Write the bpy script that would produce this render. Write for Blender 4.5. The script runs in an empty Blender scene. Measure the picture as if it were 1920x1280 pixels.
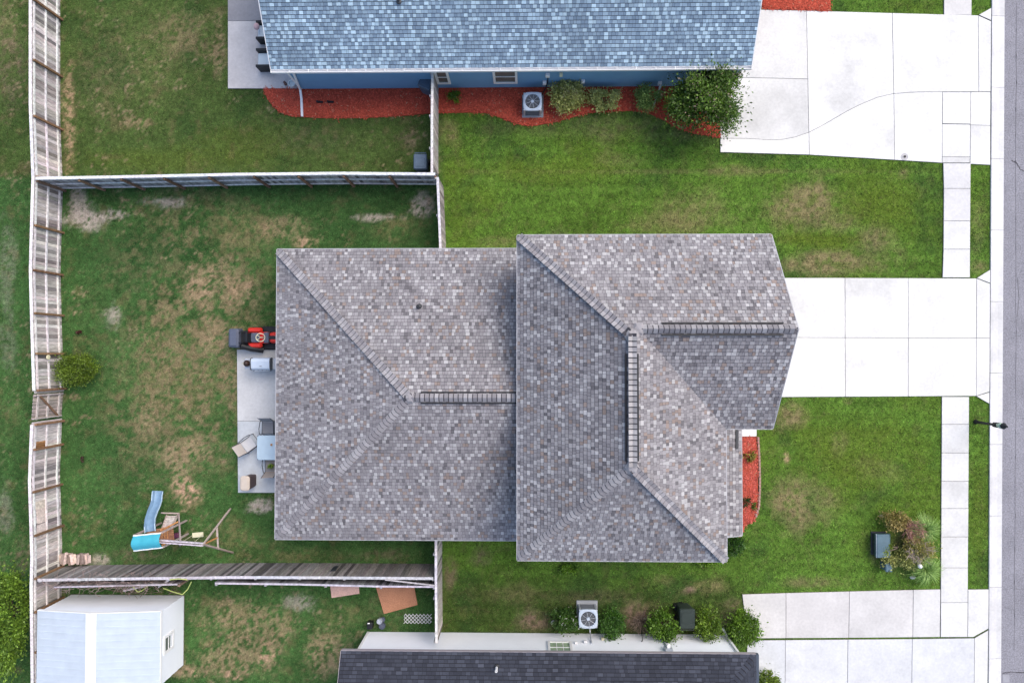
import bpy, math, random
import numpy as np
from mathutils import Vector, Matrix

random.seed(7)
RNG = np.random.default_rng(11)
R = math.radians

# ------------------------------------------------------------------ camera
sc = bpy.context.scene
CAM_H = 30.0
FPX = 1280.0                       # focal length in photograph pixels (24 mm on 36 mm)
NADIR = (985.0, 665.0)             # pixel straight below the drone
_n = Vector(((NADIR[0] - 960) / FPX, -(NADIR[1] - 640) / FPX, -1)).normalized()
CAM_R = _n.rotation_difference(Vector((0, 0, -1))).to_matrix()
cam = bpy.data.cameras.new('camera')
cam.sensor_width = 36; cam.lens = 24; cam.clip_start = 0.1; cam.clip_end = 2000
camo = bpy.data.objects.new('camera', cam)
sc.collection.objects.link(camo)
camo.matrix_world = Matrix.Translation((0, 0, CAM_H)) @ CAM_R.to_4x4()
sc.camera = camo

# ------------------------------------------------------------------ light: bright thin overcast, soft sun from the right
SUN_EL, SUN_AZ = 53.0, 40.0        # azimuth counted from +X (image right) towards +Y (image up)
w = bpy.data.worlds.new('World'); sc.world = w; w.use_nodes = True
nt = w.node_tree
bg = nt.nodes['Background']
sky = nt.nodes.new('ShaderNodeTexSky'); sky.sky_type = 'NISHITA'; sky.sun_disc = False
sky.sun_elevation = R(SUN_EL); sky.sun_rotation = R(90 - SUN_AZ)
sky.air_density = 1.0; sky.dust_density = 3.0; sky.ozone_density = 1.0
nt.links.new(sky.outputs[0], bg.inputs[0]); bg.inputs[1].default_value = 0.15
sl = bpy.data.lights.new('sun', 'SUN'); sl.energy = 1.2; sl.angle = R(50); sl.color = (1.0, 0.93, 0.84)
so = bpy.data.objects.new('sun', sl); sc.collection.objects.link(so)
_d = Vector((math.cos(R(SUN_EL)) * math.cos(R(SUN_AZ)), math.cos(R(SUN_EL)) * math.sin(R(SUN_AZ)), math.sin(R(SUN_EL))))
so.rotation_euler = _d.to_track_quat('Z', 'Y').to_euler(); so.location = _d * 80
sc.view_settings.view_transform = 'Standard'; sc.view_settings.look = 'None'
sc.view_settings.gamma = 1.0; sc.view_settings.use_curve_mapping = False
sc.view_settings.exposure = 0.78

# ------------------------------------------------------------------ pixel <-> place
def G(px, py, z=0.0):
    d = CAM_R @ Vector(((px - 960) / FPX, -(py - 640) / FPX, -1))
    t = (z - CAM_H) / d.z
    return Vector((d.x * t, d.y * t, z))
_Ri = np.array(CAM_R.transposed())
def to_px(x, y, z=0.0):            # numpy: world -> photograph pixel
    p = np.stack([x, y, np.zeros_like(x) + z - CAM_H])
    c = np.tensordot(_Ri, p, axes=1)
    return 960 + FPX * c[0] / -c[2], 640 - FPX * c[1] / -c[2]

# ------------------------------------------------------------------ builders
COL = sc.collection
ORG = {}
def root_of(o):
    while o.parent: o = o.parent
    return o
def org(o):
    return ORG.get(root_of(o).name, Vector((0, 0, 0)))
def tag(o, label=None, cat=None, group=None, kind=None):
    if label: o['label'] = label
    if cat: o['category'] = cat
    if group: o['group'] = group
    if kind: o['kind'] = kind
    return o
def thing(name, loc, label, cat, group=None):
    o = bpy.data.objects.new(name, None); COL.objects.link(o)
    o.location = loc; o.empty_display_size = 0.2; ORG[o.name] = Vector(loc)
    return tag(o, label, cat, group)
def link(name, me, parent=None, loc=None, rotz=None, color=None):
    o = bpy.data.objects.new(name, me); COL.objects.link(o)
    if parent is not None: o.parent = parent
    if loc is not None: o.location = Vector(loc) - (org(parent) if parent is not None else Vector((0, 0, 0)))
    if rotz is not None: o.rotation_euler = (0, 0, rotz)
    if color is not None: o.color = (*color, 1)
    return o
def np_mesh(name, verts, loops, starts, mat, cols=None, smooth=False):
    me = bpy.data.meshes.new(name)
    verts = np.asarray(verts, np.float32); loops = np.asarray(loops, np.int32); starts = np.asarray(starts, np.int32)
    me.vertices.add(len(verts)); me.vertices.foreach_set('co', verts.ravel())
    me.loops.add(len(loops)); me.loops.foreach_set('vertex_index', loops)
    me.polygons.add(len(starts)); me.polygons.foreach_set('loop_start', starts)
    if cols is not None:
        a = me.color_attributes.new('Col', 'FLOAT_COLOR', 'POINT')
        c = np.ones((len(verts), 4), np.float32); c[:, :3] = cols
        a.data.foreach_set('color', c.ravel())
    if smooth: me.polygons.foreach_set('use_smooth', np.ones(len(starts), bool))
    me.materials.append(mat); me.update(calc_edges=True); me.validate()
    return me

class MB:
    def __init__(s): s.v = []; s.f = []; s.c = []
    def add(s, vs, fs, col=None):
        b = len(s.v); s.v += [tuple(v) for v in vs]; s.f += [tuple(b + i for i in f) for f in fs]
        s.c += [col if col else (1, 1, 1)] * len(vs); return s
    def box(s, x0, y0, z0, x1, y1, z1, col=None):
        vs = [(x0, y0, z0), (x1, y0, z0), (x1, y1, z0), (x0, y1, z0), (x0, y0, z1), (x1, y0, z1), (x1, y1, z1), (x0, y1, z1)]
        return s.add(vs, [(0, 3, 2, 1), (4, 5, 6, 7), (0, 1, 5, 4), (1, 2, 6, 5), (2, 3, 7, 6), (3, 0, 4, 7)], col)
    def loft(s, rings, col=None, cap0=True, cap1=True):
        n = len(rings[0]); vs = [p for r in rings for p in r]; fs = []
        for k in range(len(rings) - 1):
            for i in range(n):
                j = (i + 1) % n
                fs.append((k * n + i, k * n + j, (k + 1) * n + j, (k + 1) * n + i))
        if cap0: fs.append(tuple(range(n - 1, -1, -1)))
        if cap1: fs.append(tuple((len(rings) - 1) * n + i for i in range(n)))
        return s.add(vs, fs, col)
    def rbox(s, cx, cy, z0, z1, sx, sy, r=0.03, rot=0.0, bev=0.012, taper=1.0, col=None, seg=3):
        def ring(k, ins, z):
            hx, hy = sx / 2 * k - ins, sy / 2 * k - ins; rr = max(min(r - ins * .5, hx, hy), .001); out = []
            for qx, qy, a0 in ((1, 1, 0), (-1, 1, 90), (-1, -1, 180), (1, -1, 270)):
                for i in range(seg + 1):
                    a = R(a0 + 90 * i / seg)
                    x = qx * (hx - rr) + rr * math.cos(a); y = qy * (hy - rr) + rr * math.sin(a)
                    out.append((cx + x * math.cos(rot) - y * math.sin(rot), cy + x * math.sin(rot) + y * math.cos(rot), z))
            return out
        b = min(bev, (z1 - z0) * .45)
        return s.loft([ring(1, b, z0), ring(1, 0, z0 + b), ring(taper, 0, z1 - b), ring(taper, b, z1)], col)
    def prism(s, poly, z0, z1, col=None):
        return s.loft([[(p[0], p[1], z0) for p in poly], [(p[0], p[1], z1) for p in poly]], col)
    def beam(s, p0, p1, wd, ht, up=(0, 0, 1), col=None):
        p0, p1 = Vector(p0), Vector(p1); d = (p1 - p0).normalized(); u = Vector(up)
        sd = d.cross(u)
        if sd.length < 1e-4: sd = d.cross(Vector((1, 0, 0)))
        sd.normalize(); u = sd.cross(d)
        rg = lambda p: [p - sd * wd / 2 - u * ht / 2, p + sd * wd / 2 - u * ht / 2, p + sd * wd / 2 + u * ht / 2, p - sd * wd / 2 + u * ht / 2]
        return s.loft([rg(p0), rg(p1)], col)
    def tube(s, pts, r, n=8, col=None):
        pts = [Vector(p) for p in pts]; rings = []
        rs = r if isinstance(r, (list, tuple)) else [r] * len(pts)
        ref = Vector((0, 0, 1))
        for i, p in enumerate(pts):
            d = (pts[min(i + 1, len(pts) - 1)] - pts[max(i - 1, 0)]).normalized()
            if abs(d.dot(ref)) > .95: ref = Vector((1, 0, 0)) if abs(d.x) < .9 else Vector((0, 1, 0))
            a = d.cross(ref).normalized(); b = d.cross(a)
            rings.append([p + (a * math.cos(6.2832 * k / n) + b * math.sin(6.2832 * k / n)) * rs[i] for k in range(n)])
        return s.loft(rings, col)
    def lathe(s, c, prof, n=16, col=None):
        return s.loft([[(c[0] + r * math.cos(6.2832 * k / n), c[1] + r * math.sin(6.2832 * k / n), c[2] + z) for k in range(n)] for r, z in prof], col)
    def ball(s, c, rx, ry, rz, n=12, m=7, col=None):
        rings = []
        for j in range(m + 1):
            a = math.pi * (0.04 + 0.92 * j / m) - math.pi / 2
            rings.append([(c[0] + rx * math.cos(a) * math.cos(6.2832 * k / n), c[1] + ry * math.cos(a) * math.sin(6.2832 * k / n), c[2] + rz * math.sin(a)) for k in range(n)])
        return s.loft(rings, col)
    def rot(s, c, ang):
        ca, sa = math.cos(ang), math.sin(ang)
        s.v = [(c[0] + (x - c[0]) * ca - (y - c[1]) * sa, c[1] + (x - c[0]) * sa + (y - c[1]) * ca, z) for x, y, z in s.v]; return s
    def move(s, d):
        s.v = [(x + d[0], y + d[1], z + d[2]) for x, y, z in s.v]; return s
    def mesh(s, name, mat, o=(0, 0, 0), smooth=False, colored=False):
        me = bpy.data.meshes.new(name)
        me.from_pydata([(x - o[0], y - o[1], z - o[2]) for x, y, z in s.v], [], s.f)
        if colored:
            a = me.color_attributes.new('Col', 'FLOAT_COLOR', 'POINT')
            a.data.foreach_set('color', np.concatenate([np.array(s.c, np.float32), np.ones((len(s.c), 1), np.float32)], 1).ravel())
        if smooth:
            me.polygons.foreach_set('use_smooth', [True] * len(me.polygons))
            try: me.set_sharp_from_angle(angle=R(38))
            except Exception: pass
        me.materials.append(mat); me.update(); return me
    def build(s, name, mat, parent=None, smooth=False, colored=False, color=None, **kw):
        if parent is None:
            n = np.array(s.v); o0 = (float(n[:, 0].mean()), float(n[:, 1].mean()), float(n[:, 2].min()))
            o = link(name, s.mesh(name, mat, o0, smooth, colored)); o.location = o0; ORG[o.name] = Vector(o0)
        else:
            o = link(name, s.mesh(name, mat, org(parent), smooth, colored), parent)
        if color: o.color = (*color, 1)
        if kw: tag(o, **kw)
        return o

# ------------------------------------------------------------------ materials
MATS = {}
def mat(name, base=(.5, .5, .5), rough=.8, metal=0.0, var=0.0, scale=8.0, bump=0.0, bscale=40.0, stretch=None,
        attr=False, objcol=False, spec=.4, detail=4.0, var2=0.0, scale2=1.0, coords='Object', alpha=None, trans=0.0, bdist=.01, stain=0.0, leafy=0.0):
    if name in MATS: return MATS[name]
    m = bpy.data.materials.new(name); m.use_nodes = True; t = m.node_tree; N = t.nodes; L = t.links
    b = N['Principled BSDF']
    b.inputs['Roughness'].default_value = rough; b.inputs['Metallic'].default_value = metal
    b.inputs['Specular IOR Level'].default_value = spec
    tc = N.new('ShaderNodeTexCoord'); co = tc.outputs[coords]
    if coords == 'World':
        pass
    if stretch:
        mp = N.new('ShaderNodeMapping'); mp.inputs['Scale'].default_value = stretch
        L.new(co, mp.inputs[0]); co = mp.outputs[0]
    rgb = N.new('ShaderNodeRGB'); rgb.outputs[0].default_value = (*base, 1); cur = rgb.outputs[0]
    def mul(a, bsock):
        x = N.new('ShaderNodeMix'); x.data_type = 'RGBA'; x.blend_type = 'MULTIPLY'; x.inputs[0].default_value = 1
        L.new(a, x.inputs[6]); L.new(bsock, x.inputs[7]); return x.outputs[2]
    if attr:
        a = N.new('ShaderNodeAttribute'); a.attribute_name = 'Col'; cur = mul(cur, a.outputs[0])
    if objcol:
        oi = N.new('ShaderNodeObjectInfo'); cur = mul(cur, oi.outputs['Color'])
        ad = N.new('ShaderNodeVectorMath'); ad.operation = 'MULTIPLY_ADD'   # shift the grain from piece to piece
        cb = N.new('ShaderNodeCombineXYZ')
        for i in range(3): L.new(oi.outputs['Random'], cb.inputs[i])
        L.new(cb.outputs[0], ad.inputs[0]); ad.inputs[1].default_value = (37, 53, 71); L.new(co, ad.inputs[2]); co = ad.outputs[0]
    def noise(sc_, dt):
        n = N.new('ShaderNodeTexNoise'); n.inputs['Scale'].default_value = sc_; n.inputs['Detail'].default_value = dt
        n.inputs['Roughness'].default_value = .62; L.new(co, n.inputs['Vector']); return n.outputs['Fac']
    for vv, ss in ((var, scale), (var2, scale2)):
        if vv:
            f = noise(ss, detail); r = N.new('ShaderNodeMapRange'); r.inputs[1].default_value = .28; r.inputs[2].default_value = .72
            r.inputs[3].default_value = 1 - vv; r.inputs[4].default_value = 1 + vv; L.new(f, r.inputs[0]); cur = mul(cur, r.outputs[0])
    if stain:
        f = noise(.33, 6.0); r = N.new('ShaderNodeMapRange'); r.inputs[1].default_value = .52; r.inputs[2].default_value = .72
        r.inputs[3].default_value = 1; r.inputs[4].default_value = 1 - stain; L.new(f, r.inputs[0]); cur = mul(cur, r.outputs[0])
    L.new(cur, b.inputs['Base Color'])
    if leafy:
        tl = N.new('ShaderNodeBsdfTranslucent'); L.new(cur, tl.inputs[0]); mx = N.new('ShaderNodeMixShader'); mx.inputs[0].default_value = leafy
        L.new(b.outputs[0], mx.inputs[1]); L.new(tl.outputs[0], mx.inputs[2]); L.new(mx.outputs[0], N['Material Output'].inputs['Surface'])
    if bump:
        f = noise(bscale, 3.0); bn = N.new('ShaderNodeBump'); bn.inputs['Strength'].default_value = bump; bn.inputs['Distance'].default_value = bdist
        L.new(f, bn.inputs['Height']); L.new(bn.outputs[0], b.inputs['Normal'])
    if trans: b.inputs['Transmission Weight'].default_value = trans
    MATS[name] = m; return m

M_GROUND = mat('lawn_soil', (1, 1, 1), 1.0, attr=True, var=.30, scale=5, var2=.45, scale2=26, bump=.6, bscale=30, spec=.1, bdist=.03)
M_GRASS = mat('grass_blades', (1, 1, 1), .75, attr=True, spec=.25, leafy=.25)
M_CONC = mat('concrete', (.64, .635, .62), .9, objcol=True, var=.10, scale=.7, var2=.08, scale2=9, stain=.22, bump=.25, bscale=90, spec=.25)
M_JOINT = mat('joint_filler', (.13, .115, .095), 1.0, var=.4, scale=6)
M_ASPH = mat('asphalt', (.24, .235, .26), .95, var=.40, scale=20, var2=.12, scale2=.8, bump=.8, bscale=60, spec=.3)
M_SHING = mat('asphalt_shingle', (1.0, .985, .985), .93, attr=True, objcol=True, var=.16, scale=60, var2=.13, scale2=.5, bump=.4, bscale=150, spec=.2)
M_DECK = mat('shingle_shadow_underlay', (.062, .060, .068), 1.0, spec=.1)  # near-black; seen through the gaps it paints the shadow lines of tabs and caps
M_TRIM = mat('painted_trim', (.40, .40, .42), .6, var=.05, scale=3)
M_WHITE = mat('white_paint', (.80, .80, .80), .5, var=.03, scale=3)
M_SIDEW = mat('white_siding', (.83, .86, .91), .55, var=.03, scale=1.2)
M_SIDEB = mat('blue_siding', (.16, .33, .52), .55, var=.05, scale=1.2)
M_SIDET = mat('tan_siding', (.50, .45, .38), .6, var=.04, scale=1.2)
M_WOOD = mat('weathered_wood', (1, 1, 1), .95, objcol=True, var=.45, scale=3.0, var2=.25, scale2=1.2, stretch=(16, 16, 1.3), bump=.3, bscale=8, spec=.15)
M_WOODX = mat('weathered_timber', (1, 1, 1), .95, objcol=True, var=.35, scale=9, bump=.3, bscale=20, spec=.15)
M_MULCH = mat('mulch_bed', (.42, .075, .045), 1.0, var=.35, scale=22, var2=.25, scale2=2, bump=.8, bscale=30, spec=.1, bdist=.04)
M_CHIP = mat('mulch_chips', (1, 1, 1), .95, attr=True, spec=.15)
M_LEAF = mat('leaves', (1, 1, 1), .5, attr=True, spec=.5, leafy=.35)
M_BARK = mat('bark', (.16, .12, .09), .95, var=.4, scale=12, bump=.5, bscale=30)
M_BLACK = mat('black_plastic', (.012, .013, .016), .5)
M_GREYP = mat('grey_plastic', (.09, .105, .15), .55, var=.12, scale=14)
M_RED = mat('red_paint', (.62, .030, .018), .35, spec=.5)
M_STEEL = mat('galvanised_steel', (.50, .54, .60), .45, metal=.35, var=.06, scale=6)
M_ACW = mat('unit_top_paint', (.50, .58, .68), .5, var=.04, scale=8)
M_ACL = mat('louvre_paint', (.14, .155, .18), .6)
M_ACD = mat('coil_guard', (.06, .065, .075), .7, var=.4, scale=60)
M_GLASS = mat('window_glass', (.12, .14, .13), .12, spec=.6, var=.15, scale=4)
M_BLIND = mat('green_blind', (.17, .30, .20), .5, var=.1, scale=4)
M_RUBBER = mat('rubber', (.02, .02, .02), .9)
M_BIN = mat('blue_grey_bin', (.075, .115, .17), .5, var=.12, scale=7)
M_BING = mat('dark_green_bin', (.022, .034, .030), .55, var=.12, scale=7)
M_BOXG = mat('green_grey_cabinet', (.085, .145, .18), .45, var=.12, scale=4)
M_TEAL = mat('teal_tarp', (.05, .36, .46), .6, var=.08, scale=4, bump=.3, bscale=8)
M_SLIDE = mat('blue_slide_plastic', (.18, .29, .42), .35, var=.15, scale=5)
M_ORANGE = mat('orange_stained_wood', (.44, .20, .07), .8, var=.3, scale=14)
M_CREAM = mat('cream_plastic', (.70, .66, .46), .5)
M_PLY = mat('plywood', (1, 1, 1), .9, objcol=True, var=.25, scale=24, var2=.10, scale2=3)
M_SLING = mat('sling_fabric', (1, 1, 1), .9, objcol=True, var=.08, scale=30)
M_FRAME = mat('dark_metal', (.05, .052, .058), .5)
M_TABLE = mat('frosted_glass_top', (.48, .60, .68), .15, spec=.6, var=.05, scale=3)
M_METR = mat('shed_roof_metal', (.52, .58, .64), .5, metal=.1, var=.06, scale=2)
M_BROWNP = mat('brown_resin', (.075, .045, .045), .6)
M_TANP = mat('tan_resin', (.56, .48, .40), .6, var=.05, scale=9)
M_STRAP = mat('yellow_strap', (.42, .48, .14), .6)
M_TWIG = mat('dry_twigs', (.20, .15, .12), .95, var=.3, scale=10)
M_LOG = mat('split_log', (1, 1, 1), .95, objcol=True, var=.35, scale=12, bump=.5, bscale=30)
M_STONE = mat('white_stone', (.6, .58, .55), .9)
M_DARKP = mat('dark_blue_plastic', (.03, .035, .05), .5)
M_LAMPG = mat('lantern_glass', (.55, .75, .60), .2)

# ------------------------------------------------------------------ noise for the lawn
_GR = RNG.random((64, 256, 256)).astype(np.float32)
def vnoise(x, y, seed=0):
    g = _GR[seed % 64]; xi = np.floor(x).astype(int); yi = np.floor(y).astype(int); fx = x - xi; fy = y - yi
    fx = fx * fx * (3 - 2 * fx); fy = fy * fy * (3 - 2 * fy); a = lambda i, j: g[(xi + i) % 256, (yi + j) % 256]
    return (a(0, 0) * (1 - fx) + a(1, 0) * fx) * (1 - fy) + (a(0, 1) * (1 - fx) + a(1, 1) * fx) * fy
def fbm(x, y, s, seed=0, oct=4):
    t = 0; amp = .5; f = s
    for o in range(oct): t = t + amp * vnoise(x * f + 17.3 * o, y * f + 9.1 * o, seed + o); amp *= .5; f *= 2.1
    return t / (1 - .5 ** oct)
def sstep(a, b, x):
    t = np.clip((x - a) / (b - a), 0, 1); return t * t * (3 - 2 * t)
def lerp(a, b, t): return a + (np.asarray(b) - a) * t[:, None]

# dry, sandy and bare places, read off the photograph: px, py, rx, ry, strength, kind
TAN, SAND, SOIL, PINK, LIME, DEEP = range(6)
KCOL = {TAN: (.235, .200, .095), SAND: (.36, .31, .26), SOIL: (.17, .12, .085), PINK: (.42, .27, .18), LIME: (.14, .185, .022), DEEP: (.034, .090, .026)}
PATCH = [
 (1515, 385, 85, 50, 1.0, TAN), (1570, 420, 40, 25, .7, TAN), (1550, 492, 130, 24, 1.0, TAN), (1640, 455, 45, 40, .7, TAN), (1300, 395, 100, 45, .55, TAN), (1250, 420, 80, 22, .5, TAN), (1160, 300, 60, 18, .35, TAN), (1390, 320, 60, 14, .5, TAN),
 (1250, 235, 200, 45, .35, SOIL), (1050, 240, 160, 26, .25, SOIL), (842, 250, 24, 30, .7, TAN), (1695, 325, 12, 12, .7, TAN), (1300, 322, 480, 6, .40, TAN), (940, 455, 60, 14, .45, TAN), (1050, 440, 30, 20, .35, SOIL), (1835, 500, 20, 16, .8, TAN), (1835, 420, 16, 60, .35, TAN),
 (1040, 320, 140, 30, .35, LIME), (1540, 450, 90, 16, .6, LIME), (1650, 380, 90, 50, .4, LIME), (1600, 850, 130, 70, .45, LIME), (1835, 960, 20, 110, .4, LIME),
 (1480, 780, 45, 28, .9, TAN), (1485, 945, 52, 58, 1.0, TAN), (1545, 935, 40, 45, .6, TAN), (1475, 858, 9, 16, .9, PINK), (1575, 830, 18, 24, .4, TAN), (1650, 880, 60, 30, .3, TAN), (1525, 1092, 90, 13, .6, TAN), (1590, 752, 10, 8, .6, TAN), (1640, 1035, 16, 26, .7, SOIL), (1700, 1030, 60, 60, .5, SOIL),
 (905, 1045, 26, 30, .6, SOIL), (845, 1075, 14, 40, .7, SOIL), (960, 1110, 70, 22, .45, TAN), (1000, 1165, 50, 26, .9, SOIL), (1200, 1150, 50, 34, 1.0, SOIL), (1293, 1106, 20, 10, 1.2, SOIL), (1330, 1098, 40, 14, .7, TAN), (1300, 1165, 120, 24, .9, SOIL), (1100, 1120, 90, 20, .35, SOIL), (1240, 1085, 30, 12, .4, TAN), (1380, 1135, 30, 16, .6, SOIL),
 (165, 410, 46, 26, 1.0, SAND), (145, 375, 16, 30, .9, SAND), (215, 402, 26, 9, .9, SAND), (320, 380, 36, 12, .9, SAND), (285, 378, 26, 8, .6, SAND), (700, 408, 46, 9, 1.0, SAND), (795, 385, 26, 26, .9, SAND), (488, 948, 28, 17, 1.1, SAND), (212, 592, 20, 26, .8, SAND),
 (350, 925, 36, 26, 1.0, PINK), (340, 895, 18, 18, .6, PINK), (420, 985, 30, 30, .6, TAN), (575, 455, 30, 12, .8, PINK), (380, 540, 40, 50, .75, PINK), (440, 540, 40, 50, .7, PINK), (400, 640, 50, 60, .55, PINK), (300, 640, 60, 70, .55, TAN), (310, 740, 80, 80, .5, TAN), (280, 790, 40, 40, .6, PINK), (400, 720, 80, 70, .4, TAN), (345, 850, 70, 36, .6, PINK), (470, 430, 56, 50, .65, TAN), (530, 425, 60, 30, .45, PINK), (420, 430, 30, 60, .5, TAN), (740, 430, 70, 30, .4, TAN), (430, 700, 30, 50, .4, PINK), (480, 560, 26, 30, .4, PINK), (240, 690, 30, 60, .2, TAN), (430, 1010, 120, 26, .45, TAN), (560, 1040, 80, 20, .5, TAN), (700, 1040, 90, 16, .5, SOIL), (250, 1040, 70, 18, .55, SOIL), (190, 1050, 26, 12, .8, SAND), (421, 867, 8, 8, 1, PINK),
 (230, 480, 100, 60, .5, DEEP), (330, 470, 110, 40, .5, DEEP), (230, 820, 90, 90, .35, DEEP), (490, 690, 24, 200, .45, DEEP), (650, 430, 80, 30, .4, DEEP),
 (250, 110, 150, 120, .25, TAN), (180, 160, 60, 90, .25, SOIL), (340, 60, 70, 60, .3, PINK), (255, 230, 40, 14, .5, PINK), (130, 230, 14, 140, .7, PINK), (410, 90, 16, 80, .45, PINK), (450, 270, 100, 40, .25, LIME), (300, 300, 180, 26, .3, LIME), (600, 265, 150, 30, .2, SOIL), (770, 260, 24, 30, .6, SOIL),
 (15, 60, 26, 80, .6, TAN), (20, 120, 36, 90, .6, SOIL), (14, 500, 20, 110, .3, SAND), (16, 640, 20, 60, .25, SAND), (10, 960, 16, 60, .35, SAND), (20, 780, 26, 70, .3, TAN), (40, 1040, 16, 40, .7, SOIL), (85, 1110, 40, 18, .8, SOIL),
 (430, 1160, 70, 40, .5, PINK), (520, 1170, 60, 50, .5, PINK), (560, 1130, 34, 20, .7, SAND), (450, 1230, 110, 50, .5, PINK), (610, 1230, 60, 50, .6, PINK), (500, 1235, 24, 30, .8, PINK), (650, 1150, 60, 30, .4, TAN), (730, 1140, 50, 40, .3, SOIL), (350, 1260, 40, 20, .7, PINK), (440, 1265, 26, 14, .9, PINK), (680, 1215, 20, 10, .7, SOIL),
]
def lawn(x, y):
    """colour and bareness of the lawn at world points"""
    px, py = to_px(x, y)
    back = sstep(838, 815, px); left = sstep(70, 50, px)
    front = np.array((.122, .232, .034)); yard = np.array((.064, .146, .040))
    c = lerp(front[None, :] * np.ones((len(x), 1)), yard, back)
    mid = sstep(1060, 1120, py) * sstep(1450, 1350, px) * (1 - back); c = lerp(c, (.058, .095, .024), mid * .8)  # shade between the middle and white house, put into the lawn colour
    c = lerp(c, (.085, .135, .034), sstep(340, 320, py) * back * .9)
    n1 = fbm(x, y, .35, 1); n2 = fbm(x, y, 1.6, 6); n3 = fbm(x, y, 5.5, 12, 3); n4 = vnoise(x * 14, y * 14, 20)
    n5 = fbm(x, y, 7.5, 44, 2); c = c * (.28 + .38 * n1 + .44 * n2 + .62 * n5)[:, None]
    c = lerp(c, (.120, .175, .020), sstep(.52, .78, n1) * .45 * (1 - back))
    c = lerp(c, (.036, .088, .024), sstep(.55, .8, fbm(x, y, .8, 30)) * .5)
    c = c * (1 + .07 * np.sin(y * 10.5 + 2.2 * fbm(x, y, .25, 58)) * (1 - back))[:, None]
    c = lerp(c, (.20, .165, .08), sstep(.58, .78, fbm(x, y, 2.6, 34)) * (.20 + .24 * back))
    bare = np.zeros(len(x))
    wob = (fbm(x, y, 1.1, 40) - .5) * .9 + (n3 - .5) * 1.1
    for qx, qy, rx, ry, s, k in PATCH:
        d = np.sqrt(((px - qx) / rx) ** 2 + ((py - qy) / ry) ** 2)
        if k in (LIME, DEEP): t = sstep(1.3, .3, d + wob * .5) * min(s, 1)
        else:
            t = sstep(1.15, .45, d + wob) * min(s, 1)
            if k in (PINK, SAND): t = t * sstep(.36, .58, n3 * .65 + n4 * .35 + (.10 if k == SAND else 0))
            else: t = t * (.40 + .75 * sstep(.3, .65, n3)) * (1 - back * .8 * (1 - sstep(.38, .62, n3 * .6 + n4 * .4)))
        t = np.clip(t, 0, 1)
        c = lerp(c, KCOL[k], t)
        if k in (SAND, PINK, SOIL): bare = np.maximum(bare, t)
        elif k == TAN: bare = np.maximum(bare, t * .45)
    worn = sstep(1.1, .25, np.sqrt(((px - 360) / 190) ** 2 + ((py - 660) / 330) ** 2) + (fbm(x, y, .5, 46) - .5) * .9) * back
    mo = sstep(.42, .66, .55 * vnoise(x * 4.3, y * 4.3, 47) + .45 * vnoise(x * 11, y * 11, 48)) * worn; c = lerp(c, (.27, .20, .115), mo * .72); bare = np.maximum(bare, mo * .35)
    # leaf litter sized specks behind the fences
    sp = sstep(.60, .70, .5 * vnoise(x * 9, y * 9, 50) + .3 * vnoise(x * 19, y * 19, 51) + .2 * vnoise(x * 37, y * 37, 52)) * back * sstep(.46, .66, fbm(x, y, .45, 54)) * sstep(.45, .6, fbm(x, y, 2.2, 57)); c = lerp(c, (.32, .23, .15), sp * .6); bare = np.maximum(bare, sp * .6)
    return c, bare
# ================================================================== LARGE STRUCTURE
def inside(px, py, poly):
    r = np.zeros(len(px), bool); n = len(poly)
    for i in range(n):
        x0, y0 = poly[i]; x1, y1 = poly[(i + 1) % n]
        if y0 == y1: continue
        c = ((y0 > py) != (y1 > py)) & (px < (x1 - x0) * (py - y0) / (y1 - y0) + x0); r ^= c
    return r
HARD = []                                            # pixel outlines (ground level) where no grass grows

# ---- ground: one sheet to the horizon, fine where the photograph looks
gx = np.concatenate([[-600, -300, -140, -70, -45, -32], np.arange(-25, 25.01, .1), [32, 45, 70, 140, 300, 600]])
gy = np.concatenate([[-600, -300, -140, -70, -40, -26], np.arange(-18, 18.01, .1), [26, 40, 70, 140, 300, 600]])
XX, YY = np.meshgrid(gx, gy); nx_, ny_ = len(gx), len(gy)
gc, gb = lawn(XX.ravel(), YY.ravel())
far = (np.abs(XX.ravel()) > 26) | (np.abs(YY.ravel()) > 19)
gc[far] = (.055, .095, .025)
ZZ = np.where(far, 0, (fbm(XX.ravel(), YY.ravel(), .7, 60) - .5) * .02 - .012)
ii = (np.arange(ny_ - 1)[:, None] * nx_ + np.arange(nx_ - 1)[None, :]).ravel()
quads = np.stack([ii, ii + 1, ii + nx_ + 1, ii + nx_], 1)
thatch = gc * (.70 + .35 * gb[:, None])
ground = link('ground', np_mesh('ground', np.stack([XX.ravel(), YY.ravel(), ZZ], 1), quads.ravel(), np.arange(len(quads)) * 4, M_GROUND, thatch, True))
tag(ground, kind='structure')

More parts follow.
